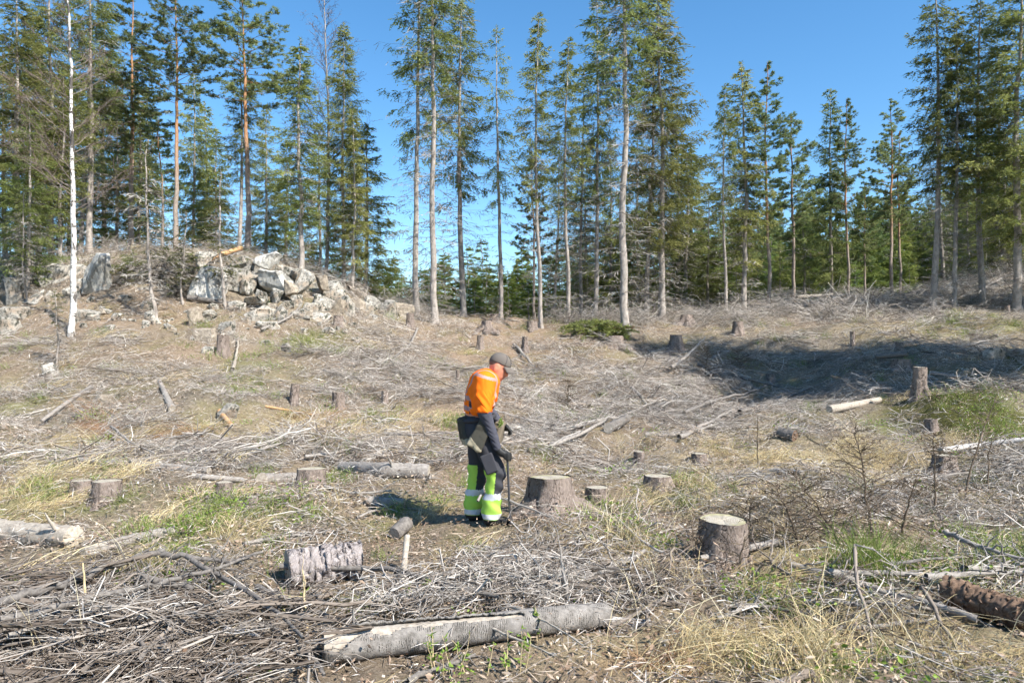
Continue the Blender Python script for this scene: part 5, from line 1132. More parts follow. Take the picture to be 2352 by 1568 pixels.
M_TUBE = mat('dark_tool_metal', lambda h: h.bsdf((0.045, 0.045, 0.05), .45, .4))

def worker():
    g = G(1108, 1198); e = bpy.data.objects.new('person', None); COL.objects.link(e); e.location = g; e.empty_display_size = .2
    tag(e, 'worker in orange vest, lime and black trousers and cap, bent over a planting tool', 'person')
    A = np.array
    hd = A([.160, 0, 1.557])                     # head centre
    # joints: x forward (to the right), y away from the camera, z up
    HipN, HipF = A([-.02, -.095, .90]), A([-.05, .095, .90]); KnN, KnF = A([.135, -.10, .52]), A([-.055, .11, .50]); AnN, AnF = A([.095, -.10, .10]), A([-.10, .11, .10])
    ShN, ShF = A([.035, -.20, 1.43]), A([.045, .20, 1.43]); ElN, ElF = A([.03, -.245, 1.13]), A([.02, .26, 1.15]); WrN, WrF = A([.155, -.20, .775]), A([.17, .13, .98])
    # head frame: fwd points where the face looks (down and forward)
    pit = math.radians(30); fw = A([math.cos(pit), 0, -math.sin(pit)]); up = A([math.sin(pit), 0, math.cos(pit)]); sd_ = A([0, 1, 0])
    H = lambda a, b, c: hd + fw * a + sd_ * b + up * c
    def head(p):
        q = p - hd; L = np.stack([q @ fw, q @ sd_, q @ up], -1)
        b = lambda c, r: ball(L, c, r)
        d = smin([b((-.012, 0, .045), (.098, .077, .090)), b((.03, 0, -.03), (.068, .062, .085)), b((.055, 0, -.085), (.032, .034, .026))], .016)      # skull, face, chin
        d = smin([d, cone(L, (.088, 0, .012), (.116, 0, -.030), .010, .015), b((.085, 0, .026), (.018, .052, .013)), b((.062, .036, -.02), (.024, .02, .02)), b((.062, -.036, -.02), (.024, .02, .02))], .009)  # nose, brow, cheeks
        d = smin([d, b((.088, 0, -.058), (.012, .024, .006)), b((.084, 0, -.070), (.012, .021, .006))], .005)                                            # lips
        for s_ in (-1, 1):
            ear = np.maximum(b((-.012, s_ * .079, -.005), (.022, .012, .034)), -b((-.008, s_ * .092, -.003), (.011, .008, .02))); d = smin([d, ear], .004)
            d = np.maximum(d, -b((.094, s_ * .031, .004), (.012, .014, .009)))
        return d
    def body(p):
        neck = cone(p, (.085, 0, 1.44), hd + A([-.02, 0, -.03]), .062, .058)
        tor = smin([cone(p, (.02, 0, 1.36), (-.055, 0, 1.10), .105, .10, (1, 1.45, 1)), cone(p, (-.05, 0, 1.08), (-.035, 0, .92), .10, .105, (1, 1.4, 1))], .03)
        arms = []
        for S0, E0, W0 in ((ShN, ElN, WrN), (ShF, ElF, WrF)): arms += [cone(p, S0, E0, .052, .042), cone(p, E0, W0, .041, .028)]
        legs = []
        for a_, b_, c_ in ((HipN, KnN, AnN), (HipF, KnF, AnF)): legs += [cone(p, a_, b_, .085, .056), cone(p, b_, c_, .055, .038), cone(p, c_ + A([0, 0, -.03]), c_ + A([.13, -.01, -.055]), .038, .028)]
        return smin([tor, *arms, *legs, smin([neck, head(p)], .02)], .018)
    bd = skin('body', body, (-.28, -.36, -.02), (.42, .38, 1.75), .0085, [M_SKIN], e, it=1)
    # finer head laid over the same figure is not needed: the face sits on the body mesh; eyes
    for s_ in (-1, 1):
        u = np.linspace(0, np.pi, 7); v = np.arange(10) / 10 * 2 * np.pi; c = H(.084, s_ * .031, .004)
        Vv = A([[c[0] + .011 * math.sin(a) * math.cos(b), c[1] + .011 * math.sin(a) * math.sin(b), c[2] + .011 * math.cos(a)] for a in u for b in v])
        i = np.arange(70).reshape(7, 10); nx = np.roll(i, -1, 1); mb = MB(); mb.add(Vv, np.stack([i[:-1], i[1:], nx[1:], nx[:-1]], -1).reshape(-1, 4)); obj('eye', mb.mesh('eye', mat('eye_white', lambda h: h.bsdf((.25, .2, .18), .3))), e)
    # hair below the cap
    def hair(p):
        q = p - hd; L = np.stack([q @ fw, q @ sd_, q @ up], -1); d = ball(L, (-.016, 0, .042), (.102, .081, .092))
        return np.maximum(np.maximum(d, L[..., 0] - .035 + .4 * np.maximum(.03 - L[..., 2], 0)), -(L[..., 2] + .045 + .35 * np.minimum(L[..., 0] + .05, 0)))
    skin('hair', hair, (-.02, -.13, 1.40), (.34, .13, 1.70), .006, [M_HAIR], e)
    # cap: crown with seams, band and curved brim
    def capf(p):
        q = p - hd; L = np.stack([q @ fw, q @ sd_, q @ up], -1); d = ball(L, (-.006, 0, .050), (.112, .091, .100))
        return np.maximum(d, -(L[..., 2] - .040 - .12 * L[..., 0]))
    cp = skin('cap', capf, (-.02, -.14, 1.44), (.42, .14, 1.76), .006, [M_CAP], e)
    bm_ = MB(); K_ = 13; aa = np.linspace(-1.15, 1.15, K_); rows = []
    for f_ in np.linspace(0, 1, 5):
        r_ = A([H(.094 * math.cos(a) + (.005 + .085 * f_) * (.55 + .45 * math.cos(a)), .088 * math.sin(a) * (1 - .08 * f_), .052 - .018 * f_ - .055 * (math.sin(a) ** 2) * (.4 + .6 * f_)) for a in aa]); rows.append(r_)
    Vb = np.concatenate(rows); i = np.arange(5 * K_).reshape(5, K_); bm_.add(Vb, np.stack([i[:-1, :-1], i[:-1, 1:], i[1:, 1:], i[1:, :-1]], -1).reshape(-1, 4))
    br_ = obj('brim', bm_.mesh('cap_brim', M_CAP), cp); so = br_.modifiers.new('thickness', 'SOLIDIFY'); so.thickness = .006
    for az in (0.0, 1.05, -1.05):
        t = np.linspace(0.1, 1.25, 10); pth = A([H(-.006 + .1135 * math.cos(a) * math.cos(az), .0925 * math.cos(a) * math.sin(az), .050 + .1015 * math.sin(a)) for a in t]); sm = MB(); tubes(sm, pth, np.full(10, .0022), 5); obj('seam', sm.mesh('cap_seam', M_BLACK), cp)
    # shirt
    def shirt(p):
        tor = smin([cone(p, (.055, 0, 1.415), (-.01, 0, 1.28), .118, .140, (1, 1.45, 1)), cone(p, (-.01, 0, 1.28), (-.045, 0, 1.12), .140, .128, (1, 1.38, 1)), ball(p, (.0, 0, 1.45), (.10, .17, .07))], .03)
        slv = [cone(p, ShN + A([-.01, .01, .0]), ElN + A([.0, .0, .02]), .088, .074), cone(p, ShF + A([-.01, -.01, 0]), ElF + A([0, 0, .02]), .088, .074)]
        slv = [np.maximum(s_, 1.125 - p[..., 2]) for s_ in slv]
        d = smin([tor, *slv], .022); return np.maximum(d, 1.075 - p[..., 2] - .18 * p[..., 0])
    def sfold(V):
        f = .011 * np.sin(V[:, 2] * 46 + V[:, 0] * 60 + 3 * np.sin(V[:, 1] * 25)) * np.clip((1.36 - V[:, 2]) / .1, 0, 1) + .022 * vnoise3(V * np.array([15, 15, 9]), 3)
        return np.stack([f, -.8 * np.abs(f) * np.sign(V[:, 1]) * -1, 0 * f], -1)
    def spick(C):
        m = np.zeros(len(C), int); x, y, z = C.T
        t = (1.41 - z) / .32; back = x - (.0 - .11 * t)
        slv = (np.abs(y) > .175) & (z < 1.40)
        band = (np.abs(z - (1.235 - .25 * (x + .05))) < .022) & ~slv | (np.abs(z - (1.135 - .20 * (x + .05))) < .022) & ~slv
        vert = (np.abs(np.abs(y) - .115 - .02 * np.sin(z * 9)) < .022) & (z > 1.22) & ~slv
        shb = (np.abs(z - 1.47 + .3 * (x - .03)) < .015) & (np.abs(y) > .12)
        m[band | vert | shb] = 1
        side = (np.abs(y) > .10) & ~slv & (np.abs(x + .07) < .055) & (z < 1.28); m[side & ~band] = 2
        m[(z < 1.30) & (z > 1.0) & slv & False] = 2
        return m
    skin('shirt', shirt, (-.26, -.36, 1.02), (.26, .38, 1.56), .0075, [M_ORANGE, M_REFL, M_BLACK], e, spick, 2, sfold)
    def collar(p): return np.maximum(np.maximum(cone(p, (.075, 0, 1.455), (.115, 0, 1.50), .080, .072), -cone(p, (.06, 0, 1.43), (.14, 0, 1.54), .066, .060)), np.abs((p[..., 2] - 1.487) + .55 * (p[..., 0] - .095)) - .032)
    skin('collar', collar, (-.06, -.14, 1.36), (.24, .14, 1.62), .006, [M_BLACK, M_ORANGE], e)
    # dark undershirt sleeves
    def sleeve(E0, W0):
        def f(p): return smin([cone(p, E0 + A([0, 0, .10]), E0, .060, .060), cone(p, E0, W0, .060, .040)], .012)
        return f
    def slf(V):
        f = .0028 * np.sin(V[:, 2] * 120 + V[:, 0] * 90 + 4 * np.sin(V[:, 1] * 60)) + .010 * vnoise3(V * np.array([22, 22, 34]), 5); return np.stack([f, f * .5, 0 * f], -1)
    for E0, W0 in ((ElN, WrN), (ElF, WrF)):
        lo = np.minimum(E0, W0) - .09; hi = np.maximum(E0 + A([0, 0, .1]), W0) + .09; skin('undershirt_sleeve', sleeve(E0, W0), lo, hi, .006, [M_GREYSLV], e, fold=slf)
    # trousers
    def trous(p):
        hip = smin([cone(p, (-.045, 0, 1.10), (-.035, 0, .93), .120, .128, (1, 1.35, 1)), ball(p, (-.09, 0, .95), (.10, .16, .12))], .03)
        lg = []
        for a_, b_, c_, r_ in ((HipN, KnN, AnN, 1), (HipF, KnF, AnF, 1)): lg += [cone(p, a_, b_, .115, .088), cone(p, b_, c_ + A([0, 0, .0]), .088, .082), cone(p, c_ + A([-.005, 0, .1]), c_ + A([-.005, 0, -.02]), .082, .084)]
        return np.maximum(np.maximum(smin([hip, *lg], .02), .055 - p[..., 2]), p[..., 2] - 1.12)
    def tfold(V):
        k = np.clip((.62 - V[:, 2]) / .1, 0, 1); f = .008 * np.sin(V[:, 2] * 48 + V[:, 0] * 22 + V[:, 1] * 14) * (.35 + .65 * k) + .014 * vnoise3(V * 13, 6); return np.stack([f, -f * .6, 0 * f], -1)
    def tpick(C):
        x, y, z = C.T; near = y < .005; m = np.zeros(len(C), int)
        kn = np.where(near, np.interp(z, [.1, .52, .9], [.095, .135, -.02]), np.interp(z, [.1, .5, .9], [-.10, -.055, -.05]))
        rear = x < kn + .005
        topz = np.where(near, .54, .57)
        m[(z < topz) & rear & (z > .30)] = 1; m[z < .26] = 1; m[(z > .255) & (z < .315)] = 2; m[(z > .065) & (z < .118)] = 2
        return m
    tr = skin('trousers', trous, (-.30, -.32, .03), (.36, .34, 1.15), .0075, [M_BLACK, M_LIME, M_REFLG], e, tpick, 2, tfold)
    def pocket(p): 
        q = p - A([.075, -.205, .62]); L = np.stack([q[..., 0] * .93 + q[..., 2] * .36, q[..., 1], -q[..., 0] * .36 + q[..., 2] * .93], -1)
        dd = np.abs(L) - A([.050, .006, .085]); return np.linalg.norm(np.maximum(dd, 0), axis=-1) + np.minimum(dd.max(-1), 0) - .014
    skin('thigh_pocket', pocket, (-.06, -.26, .48), (.20, -.15, .76), .006, [M_BLACK], tr)
    # boots
    for c_ in (AnN, AnF):
        def boot(p, c_=c_): return np.maximum(smin([cone(p, c_ + A([0, 0, .04]), c_ + A([.0, 0, -.05]), .056, .058), cone(p, c_ + A([.02, 0, -.055]), c_ + A([.15, -.01, -.066]), .048, .040, (1, 1.0, 1)), cone(p, c_ + A([-.03, 0, -.06]), c_ + A([.02, 0, -.06]), .046, .046)], .015), -.005 - p[..., 2])
        skin('boot', boot, c_ - A([.13, .1, .13]), c_ + A([.24, .1, .12]), .007, [M_RUBBER], e)
    # gloves with five fingers; the near one grips the tool
    def glove(W0, wd, palm, grip, fing, th):
        def f(p):
            ds = [cone(p, W0 + wd * .015, W0 + wd * .05, .034, .036), cone(p, W0 + wd * .05, palm, .036, .034, (1, 1, 1))]
            for ch, r_ in fing:
                for a_, b_ in zip(ch[:-1], ch[1:]): ds.append(cone(p, a_, b_, r_, r_ * .92))
            for a_, b_ in zip(th[:-1], th[1:]): ds.append(cone(p, a_, b_, .0135, .0115))
            return smin(ds, .006)
        return f
    wd = norm(A([.55, .05, -.83])); palm = A([.212, -.195, .715]); TT = A([.255, -.185, .70])
    fing = []
    for k, (z0, Lf) in enumerate(((.728, .95), (.708, 1.05), (.688, 1.0), (.670, .85))):
        b0 = A([.218 + .004 * k, -.212, z0 - .004]); fing.append(([b0, A([.258, -.216, z0 - .012]), A([.258 + .024 * Lf, -.188, z0 - .016]), A([.252 + .018 * Lf, -.165, z0 - .016])], .0105 - .0006 * k))
    th = [A([.205, -.18, .742]), A([.238, -.158, .728]), A([.262, -.166, .716])]
    skin('glove', glove(WrN, wd, palm, TT, fing, th), (.12, -.26, .62), (.32, -.11, .80), .0045, [M_RUBBER], e, it=1)
    wd2 = norm(A([.75, -.4, -.5])); p2 = WrF + wd2 * .09; fing2 = []
    for k in range(4):
        b0 = p2 + A([.0, -.03 + .02 * k, .0]); fing2.append(([b0, b0 + A([.035, -.005, -.02]), b0 + A([.045, -.008, -.05 + .006 * k]), b0 + A([.03, -.008, -.066 + .006 * k])], .0105))
    th2 = [WrF + wd2 * .05, WrF + wd2 * .07 + A([.02, -.05, .01]), WrF + wd2 * .1 + A([.035, -.06, -.02])]
    skin('glove', glove(WrF, wd2, p2, p2, fing2, th2), WrF - .12, WrF + .18, .005, [M_RUBBER], e, it=1)
    # planting tool: long tube with a bent grip, its foot on the soil
    t = bpy.data.objects.new('planting_tube', None); COL.objects.link(t); t.location = g; t.empty_display_size = .05; tag(t, 'long dark planting tube held upright by the worker', 'tool')
    s = np.linspace(0, 1, 12); foot = A([.283, -.16, float(zfun(g[0] + .283, g[1] - .16)) - g[2] - .01]); topp = A([.252, -.186, .70])
    mb = MB(); tubes(mb, foot + (topp - foot) * s[:, None], np.full(12, .0115), 12); obj('shaft', mb.mesh('tool_shaft', M_TUBE), t)
    mb = MB(); tubes(mb, A([topp, topp + A([-.002, 0, .02]), topp + A([-.02, 0, .036]), topp + A([-.05, 0, .04]), topp + A([-.075, 0, .035])]), np.full(5, .013), 12); obj('grip', mb.mesh('tool_grip', M_RUBBER), t)
    mb = MB(); tubes(mb, A([foot + A([0, 0, .10]), foot + A([0, 0, .05]), foot + A([0, 0, .0])]), A([.0135, .0155, .009]), 12); obj('jaw', mb.mesh('tool_jaw', M_TUBE), t)
    # planting bag: belt and three hanging pouches
    bg = bpy.data.objects.new('planting_bag', None); COL.objects.link(bg); bg.location = g; bg.empty_display_size = .05; tag(bg, 'dark olive planting bag with hanging pouches round the worker hips', 'bag')
    a = np.linspace(0, 2 * np.pi, 37); mb = MB(); tubes(mb, np.stack([-.035 + .158 * np.cos(a), .205 * np.sin(a), 1.045 + .025 * np.cos(a)], -1), np.full(37, .022), 8); obj('belt', mb.mesh('bag_belt', M_BLACK), bg)
    def pouch(c, hx, hy, hz, rx, ry, tanlow, nm, m2, fl=.25):
        ca, sa = math.cos(rx), math.sin(rx); cb_, sb = math.cos(ry), math.sin(ry)
        def f(p):
            q = p - c; x = q[..., 0] * ca + q[..., 2] * sa; z = -q[..., 0] * sa + q[..., 2] * ca; y = q[..., 1]
            x, y = x * cb_ + y * sb, -x * sb + y * cb_
            k = 1 + fl * (-z / hz); dd = np.stack([np.abs(x) - hx * k, np.abs(y) - hy * (1 + .6 * fl * (-z / hz)), np.abs(z) - hz], -1)
            return np.linalg.norm(np.maximum(dd, 0), axis=-1) + np.minimum(dd.max(-1), 0) - .022
        def pk(C): 
            z = -(C[:, 0] - c[0]) * sa + (C[:, 2] - c[2]) * ca; x = (C[:, 0] - c[0]) * ca + (C[:, 2] - c[2]) * sa; return (tanlow(x / hx, z / hz)).astype(int)
        def fo(V): n_ = .02 * vnoise3(V * 14 + 3, 9) + .008 * vnoise3(V * 40, 2); return np.stack([n_, n_ * .6, n_], -1)
        r_ = max(hx, hy, hz) * 1.6 + .05; skin(nm, f, c - r_, c + r_, .0075, [M_OLIVE, m2], bg, pk, 2, fo)
    pouch(A([-.165, -.03, .925]), .034, .085, .115, .36, .25, lambda x, z: (z < -.62), 'pouch', M_BAGTAN, .3)
    pouch(A([-.012, -.215, .905]), .055, .016, .135, -.45, .0, lambda x, z: (z < -.70 - .2 * x), 'pouch', M_BAGTAN, .15)
    pouch(A([.155, .03, .90]), .035, .11, .085, -.30, -.1, lambda x, z: z > -5, 'pouch', M_BAGBROWN, .2)
    # seedlings showing above the front pouch
    sp = bpy.data.objects.new('spruce_seedlings', None); COL.objects.link(sp); sp.location = g + A([.165, -.02, .965]); sp.empty_display_size = .03; tag(sp, 'small bunch of green spruce seedlings in the front pouch', 'seedling')
    r = np.random.default_rng(3); mb = MB(); st = MB()
    for k in range(7):
        d = norm(A([.5 + .2 * r.normal(), .5 * r.normal(), 1.0])); L = r.uniform(.05, .10); b = A([0, r.normal(0, .05), 0]); tubes(st, A([b, b + d * L * .5, b + d * L]), A([.002, .002, .001]), 4)
        n = 60; f_ = r.random((n, 1)); kites(mb, b + d * L * f_, d * .6 + r.normal(0, .7, (n, 3)), .022, .0022, r.normal(0, 1, (n, 3)), tint=r.uniform(.4, 1, n))
    obj('stem', st.mesh('seedling_stem', M_DARKWOOD), sp); obj('needles', mb.mesh('seedling_needles', M_LEAF, tint=True, smooth=False), sp, kind='stuff')
    KEEP.append((g[0] + .05, g[1], .25))
worker()
# ------------------------------------------------------------------ ground cover that nobody could count
def twig_patch(seed, n, rad, L0, L1, r0, r1, hmax, curl=0.15, K=4, align=None, tl=0.0):
    rng = np.random.default_rng(seed); mb = MB()
    c = rng.normal(0, 0.5 * rad, (n, 3)); c[:, 2] = rng.random(n) ** 1.5 * hmax + 0.005
    az = rng.uniform(0, 6.28, n) if align is None else align + rng.normal(0, 0.5, n)
    L = L0 + (L1 - L0) * rng.random(n) ** 2; el = rng.normal(0.02, 0.14, n)
    d = np.stack([np.cos(az) * np.cos(el), np.sin(az) * np.cos(el), np.sin(el)], -1); s = np.linspace(-0.5, 0.5, K)[None, :, None]
    pd = np.stack([-np.sin(az), np.cos(az), rng.normal(0, .6, n)], -1)
    cv = (rng.normal(0, curl, n) * L)[:, None, None]
    p = c[:, None] + d[:, None] * s * L[:, None, None] + pd[:, None] * (s * s * 4 - 0.5) * cv + rng.normal(0, .012, (n, K, 3))
    p[..., 2] = np.maximum(p[..., 2], -0.02)
    r = r0 + (r1 - r0) * rng.random(n) ** 2.5
    tubes(mb, p, r[:, None] * np.linspace(1.1, .45, K)[None], 3, tint=np.clip(rng.normal(0.56 + tl, .22, n), 0, 1))
    return mb.mesh('twig_patch', M_TWIG, tint=True)
def limb_patch(seed, n=4, dark=0.0, zt=.09, el=.05):
    """dead spruce limbs with curved side twigs"""
    rng = np.random.default_rng(seed); mb = MB()
    for _ in range(n):
        az = rng.uniform(0, 6.28); L = rng.uniform(.7, 1.5); K = 8; s = np.linspace(0, 1, K)
        d = np.array([math.cos(az), math.sin(az), rng.normal(0.0, el)]); sd_ = np.array([-d[1], d[0], 0])
        o = rng.normal(0, .35, 3) * [1, 1, 0] - d * L / 2 + [0, 0, rng.uniform(.01, zt)]
        p = o + d * (s * L)[:, None] + sd_ * (rng.normal(0, .12) * s * s * L)[:, None] + rng.normal(0, .012, (K, 3))
        tn = np.clip(rng.normal(.53 - dark, .14), 0, .78)
        tubes(mb, p, rng.uniform(.006, .014) * (1.7 if rng.random() < .15 else 1) * (1.1 - .8 * s), 4, tint=tn)
        m = 34; k = rng.integers(0, K - 1, m); sg = np.where(rng.random(m) < .5, -1, 1)[:, None]
        tl = L * rng.uniform(.12, .38, m) * (1.1 - .6 * k / K); dr = norm(d * rng.uniform(.3, 1, (m, 1)) + sd_ * sg * rng.uniform(.3, 1, (m, 1)) + [0, 0, .05])
        q = np.linspace(0, 1, 5)[None, :, None]
        pp = p[k][:, None] + dr[:, None] * q * tl[:, None, None] + np.array([0, 0, -1.0]) * (q ** 2) * (tl * rng.uniform(-.3, .8, m))[:, None, None] + d * (q ** 2) * (tl * .3)[:, None, None] + rng.normal(0, .006, (m, 5, 3))
        tubes(mb, pp, rng.uniform(.0022, .005, m)[:, None] * np.array([1, .9, .75, .6, .4]), 3, tint=np.clip(tn + rng.normal(0, .15, m), 0, .85))
    return mb.mesh('limb_patch', M_TWIG, tint=True)
def blades(mb, rng, n, rad, L0, L1, w, lean, dirn=None, tintm=.5, up=1.0, K=5):
    b = rng.normal(0, rad, (n, 3)); b[:, 2] = -0.01
    az = rng.uniform(0, 6.28, n) if dirn is None else dirn + rng.normal(0, .45, n)
    L = rng.uniform(L0, L1, n); d = np.stack([np.cos(az), np.sin(az), np.zeros(n)], -1)
    s = np.linspace(0, 1, K)[None, :, None]; ln = (lean * rng.uniform(.4, 1.3, n))[:, None, None]
    p = b[:, None] + d[:, None] * (s ** 1.5) * ln * L[:, None, None] + np.array([0, 0, 1.0]) * (s * up - np.minimum(ln, 1.3) * .62 * up * s ** 2.2) * L[:, None, None] + rng.normal(0, .01, (n, K, 3)) * s
    p[..., 2] = np.maximum(p[..., 2], -.02)
    side = np.cross(norm(np.gradient(p, axis=1)), norm(rng.normal(0, 1, (n, 1, 3)) + d[:, None] * .5)); side = norm(side) * (w * np.array([1, .95, .8, .55, .12]) if K == 5 else w)[None, :, None]
    V = np.stack([p - side, p + side], 2); i = np.arange(n * K * 2).reshape(n, K, 2)
    q = np.stack([i[:, :-1, 0], i[:, :-1, 1], i[:, 1:, 1], i[:, 1:, 0]], -1).reshape(-1, 4)
    mb.add(V.reshape(-1, 3), q, 0, np.repeat(np.clip(rng.normal(tintm, .22, n), 0, 1), K * 2))
def tuft(seed, m, n, rad, L0, L1, w, lean, dirn=None, tm=.5, up=1.0):
    mb = MB(); blades(mb, np.random.default_rng(seed), n, rad, L0, L1, w, lean, dirn, tm, up); return mb.mesh('grass_tuft', m, tint=True, smooth=False)
def chip_patch(seed, n=70):
    rng = np.random.default_rng(seed); mb = MB()
    c = rng.normal(0, .3, (n, 3)); c[:, 2] = rng.uniform(0, .03, n)
    kites(mb, c, rng.normal(0, 1, (n, 3)) * [1, 1, .35], rng.uniform(.012, .06, n), rng.uniform(.003, .010, n), rng.normal(0, 1, (n, 3)) * [1, 1, .4], tint=np.clip(rng.normal(.38, .22, n), 0, 1), fold=.3)
    return mb.mesh('chip_patch', M_CHIP, tint=True, smooth=False)

def place_points(rng, n, dens, y0=2.9, y1=33, p=0.0, umax=0.86, clear=0.0):
    """points on the ground, thinned by a density; areal density falls off with distance"""
    if p == 0: y = y0 + (y1 - y0) * rng.random(n)
    else: y = (y0 ** (1 + p) + (y1 ** (1 + p) - y0 ** (1 + p)) * rng.random(n)) ** (1 / (1 + p))
    x = rng.uniform(-umax, umax, n) * (y + .6)
    k = rng.random(n) < dens(x, y)
    for (kx, ky, kr) in KEEP: k &= ~((np.abs(x - kx) < kr + clear) & (y < ky + clear) & (y > ky - kr - 1.5 * clear))
    return x[k], y[k]
def orient(rng, x, y, tilt=0.08, az=None):
    e = .12; nx = -(zfun(x + e, y) - zfun(x - e, y)) / (2 * e); ny = -(zfun(x, y + e) - zfun(x, y - e)) / (2 * e)
    n = len(x); N = norm(np.stack([nx + rng.normal(0, tilt, n), ny + rng.normal(0, tilt, n), np.ones(n)], -1))
    a = rng.uniform(0, 6.28, n) if az is None else az + rng.normal(0, .35, n)
    X = np.stack([np.cos(a), np.sin(a), np.zeros(n)], -1); X = norm(X - N * (X * N).sum(-1, keepdims=True)); Y = np.cross(N, X)
    return np.stack([np.arctan2(Y[:, 2], N[:, 2]), -np.arcsin(np.clip(X[:, 2], -1, 1)), np.arctan2(X[:, 1], X[:, 0])], -1)
def cover(name, protos, n, dens, label, seed, scl, lift=0.0, tilt=.08, p=0.0, y0=2.9, y1=33, az=None, umax=.86, clear=0.0):
    rng = np.random.default_rng(seed); x, y = place_points(rng, n, dens, y0, y1, p, umax, clear)
    s = scl(rng, y); z = zfun(x, y) + (lift(rng, x, y) if callable(lift) else lift)
    return scatter(name, protos, np.stack([x, y, z], -1), orient(rng, x, y, tilt, az), np.stack([s, s, s], -1) if s.ndim == 1 else s, rng.integers(0, len(protos), len(x)), label)
zv = zone_val
TW = [twig_patch(100 + i, 95, .5, .08, .55, .0016, .007, .08, curl=.28, K=5, tl=.02) for i in range(5)]
FAR = [twig_patch(120 + i, 70, .7, .2, 1.1, .003, .011, .14, curl=.25, K=5, tl=.0) for i in range(4)]
LM = [limb_patch(200 + i, 4, .0 if i % 2 else .10) for i in range(6)]
near_s = lambda r, y: r.uniform(.75, 1.25, len(y))
cover('slash_litter', TW, 1900, lambda x, y: np.clip(.22 + .8 * zv(Z_SLASH, x, y) - .25 * zv(Z_STRAW, x, y) - .35 * zv(Z_BARE, x, y) - .25 * zv(Z_GREEN, x, y), .04, 1), 'fine grey twig litter strewn over the clearing floor', 11, near_s, lift=lambda r, x, y: .02 + .10 * zv(Z_SLASH, x, y) * r.random(len(x)), y1=20, clear=.30)
cover('slash_litter_upslope', FAR, 1150, lambda x, y: np.clip(.24 + .8 * zv(Z_SLASH, x, y) - .6 * zv(Z_BARE, x, y) - .3 * zv(Z_STRAW, x, y), .04, 1), 'grey brushwood litter covering the upper slope', 12, lambda r, y: r.uniform(.8, 1.3, len(y)), lift=.02, y0=10, y1=33, p=.6, clear=.3)
cover('slash_heaps', LM, 1050, lambda x, y: np.clip(1.1 * zv(Z_SLASH, x, y) - .12, .015, 1) * np.where(y < 6, .35, 1), 'tangled heaps of dead spruce limbs and twigs', 13, near_s, lift=lambda r, x, y:   .09 * zv(Z_SLASH, x, y) * r.random(len(x)), tilt=.08, y1=27, clear=.55)
DK = [limb_patch(230 + i, 6, .30) for i in range(6)]
def near_heap(x, y): return zone_val([(-2.0, 4.25, 1.5, .6, 1), (-.8, 4.5, 1.2, .5, .9), (.3, 4.9, .8, .5, .9), (3.1, 4.8, 1.2, .4, .8), (-3.2, 4.3, 1.2, .5, .9), (-.4, 3.45, 1.2, .3, .9), (-1.9, 3.5, 1.2, .4, .9)], x, y)
cover('foreground_slash_heap', DK, 680, lambda x, y: np.clip(1.15 * near_heap(x, y) - .1, 0, 1), 'dense dark tangle of dead spruce limbs across the foreground', 23, near_s, lift=lambda r, x, y: .07 * near_heap(x, y) * r.random(len(x)), tilt=.06, y0=3.0, y1=5.8, clear=.5)
cover('bark_chips', [chip_patch(300 + i) for i in range(4)], 2600, lambda x, y: np.clip(.75 + 0 * x, 0, 1), 'scattered bark and wood chips on the forest floor', 14, lambda r, y: r.uniform(.8, 1.4, len(y)), y1=24)
DG = [tuft(400 + i, M_STRAW, 55, .10, .15, .42, .0022, 1.25, dirn=.3 * i, tm=.55, up=.75) for i in range(4)] + [tuft(410 + i, M_STRAW, 45, .08, .15, .40, .0022, .8, tm=.5) for i in range(2)]
cover('dry_grass', DG, 5200, lambda x, y: np.clip(1.25 * zv(Z_STRAW, x, y) - .12, .02, 1), 'matted straw-coloured dry grass', 15, lambda r, y: r.uniform(.7, 1.15, len(y)) * (1 + y / 60), p=0.3, tilt=.1, az=.2, y1=31, clear=.14)
GG = [tuft(420 + i, M_GRASS, 60, .09, .08, .26, .0020, .6, tm=.5) for i in range(4)]
cover('green_grass', GG, 5600, lambda x, y: np.clip(1.5 * zv(Z_GREEN, x, y) - .10, .05, 1), 'patches of short fresh green grass', 16, lambda r, y: r.uniform(.7, 1.2, len(y)) * (1 + y / 50), p=0.3, y1=31, clear=.05)
RG = [tuft(430 + i, M_RUST, 70, .12, .15, .40, .002, 1.3, dirn=.5 * i, tm=.5, up=.6) for i in range(3)]
cover('rusty_grass', RG, 900, lambda x, y: np.clip(1.3 * zv(Z_RED, x, y) - .1, 0, 1), 'rusty brown matted grass and fern litter', 17, lambda r, y: r.uniform(.8, 1.2, len(y)) * (1 + y / 50), y1=16)
ST = [tuft(440 + i, M_STRAW, 7, .10, .45, 1.0, .0022, .9, dirn=.4 * i, tm=.75, up=.7) for i in range(4)]
cover('straw_stalks', ST, 420, lambda x, y: np.clip(1.1 * zv(Z_STRAW, x, y) - .2, .01, 1), 'long bent straw stalks arching over the grass', 18, lambda r, y: r.uniform(.7, 1.1, len(y)), y1=12)
LS = []
for i in range(3):
    r_ = np.random.default_rng(450 + i); mb = MB(); n = 40; b_ = r_.normal(0, .12, (n, 3)); b_[:, 2] = r_.uniform(.01, .14, n)
    kites(mb, b_, r_.normal(0, 1, (n, 3)) * [1, 1, .5], r_.uniform(.02, .045, n), r_.uniform(.008, .016, n), r_.normal(0, 1, (n, 3)), tint=r_.random(n), fold=.4); LS.append(mb.mesh('leaf_sprigs', M_LEAF, tint=True, smooth=False))
cover('leafy_ground_plants', LS, 2600, lambda x, y: np.clip(.9 * zv(Z_GREEN, x, y) - .03, .03, 1), 'small fresh green leaves of sprouting ground plants', 19, lambda r, y: r.uniform(.7, 1.2, len(y)), y1=20)
FL = []
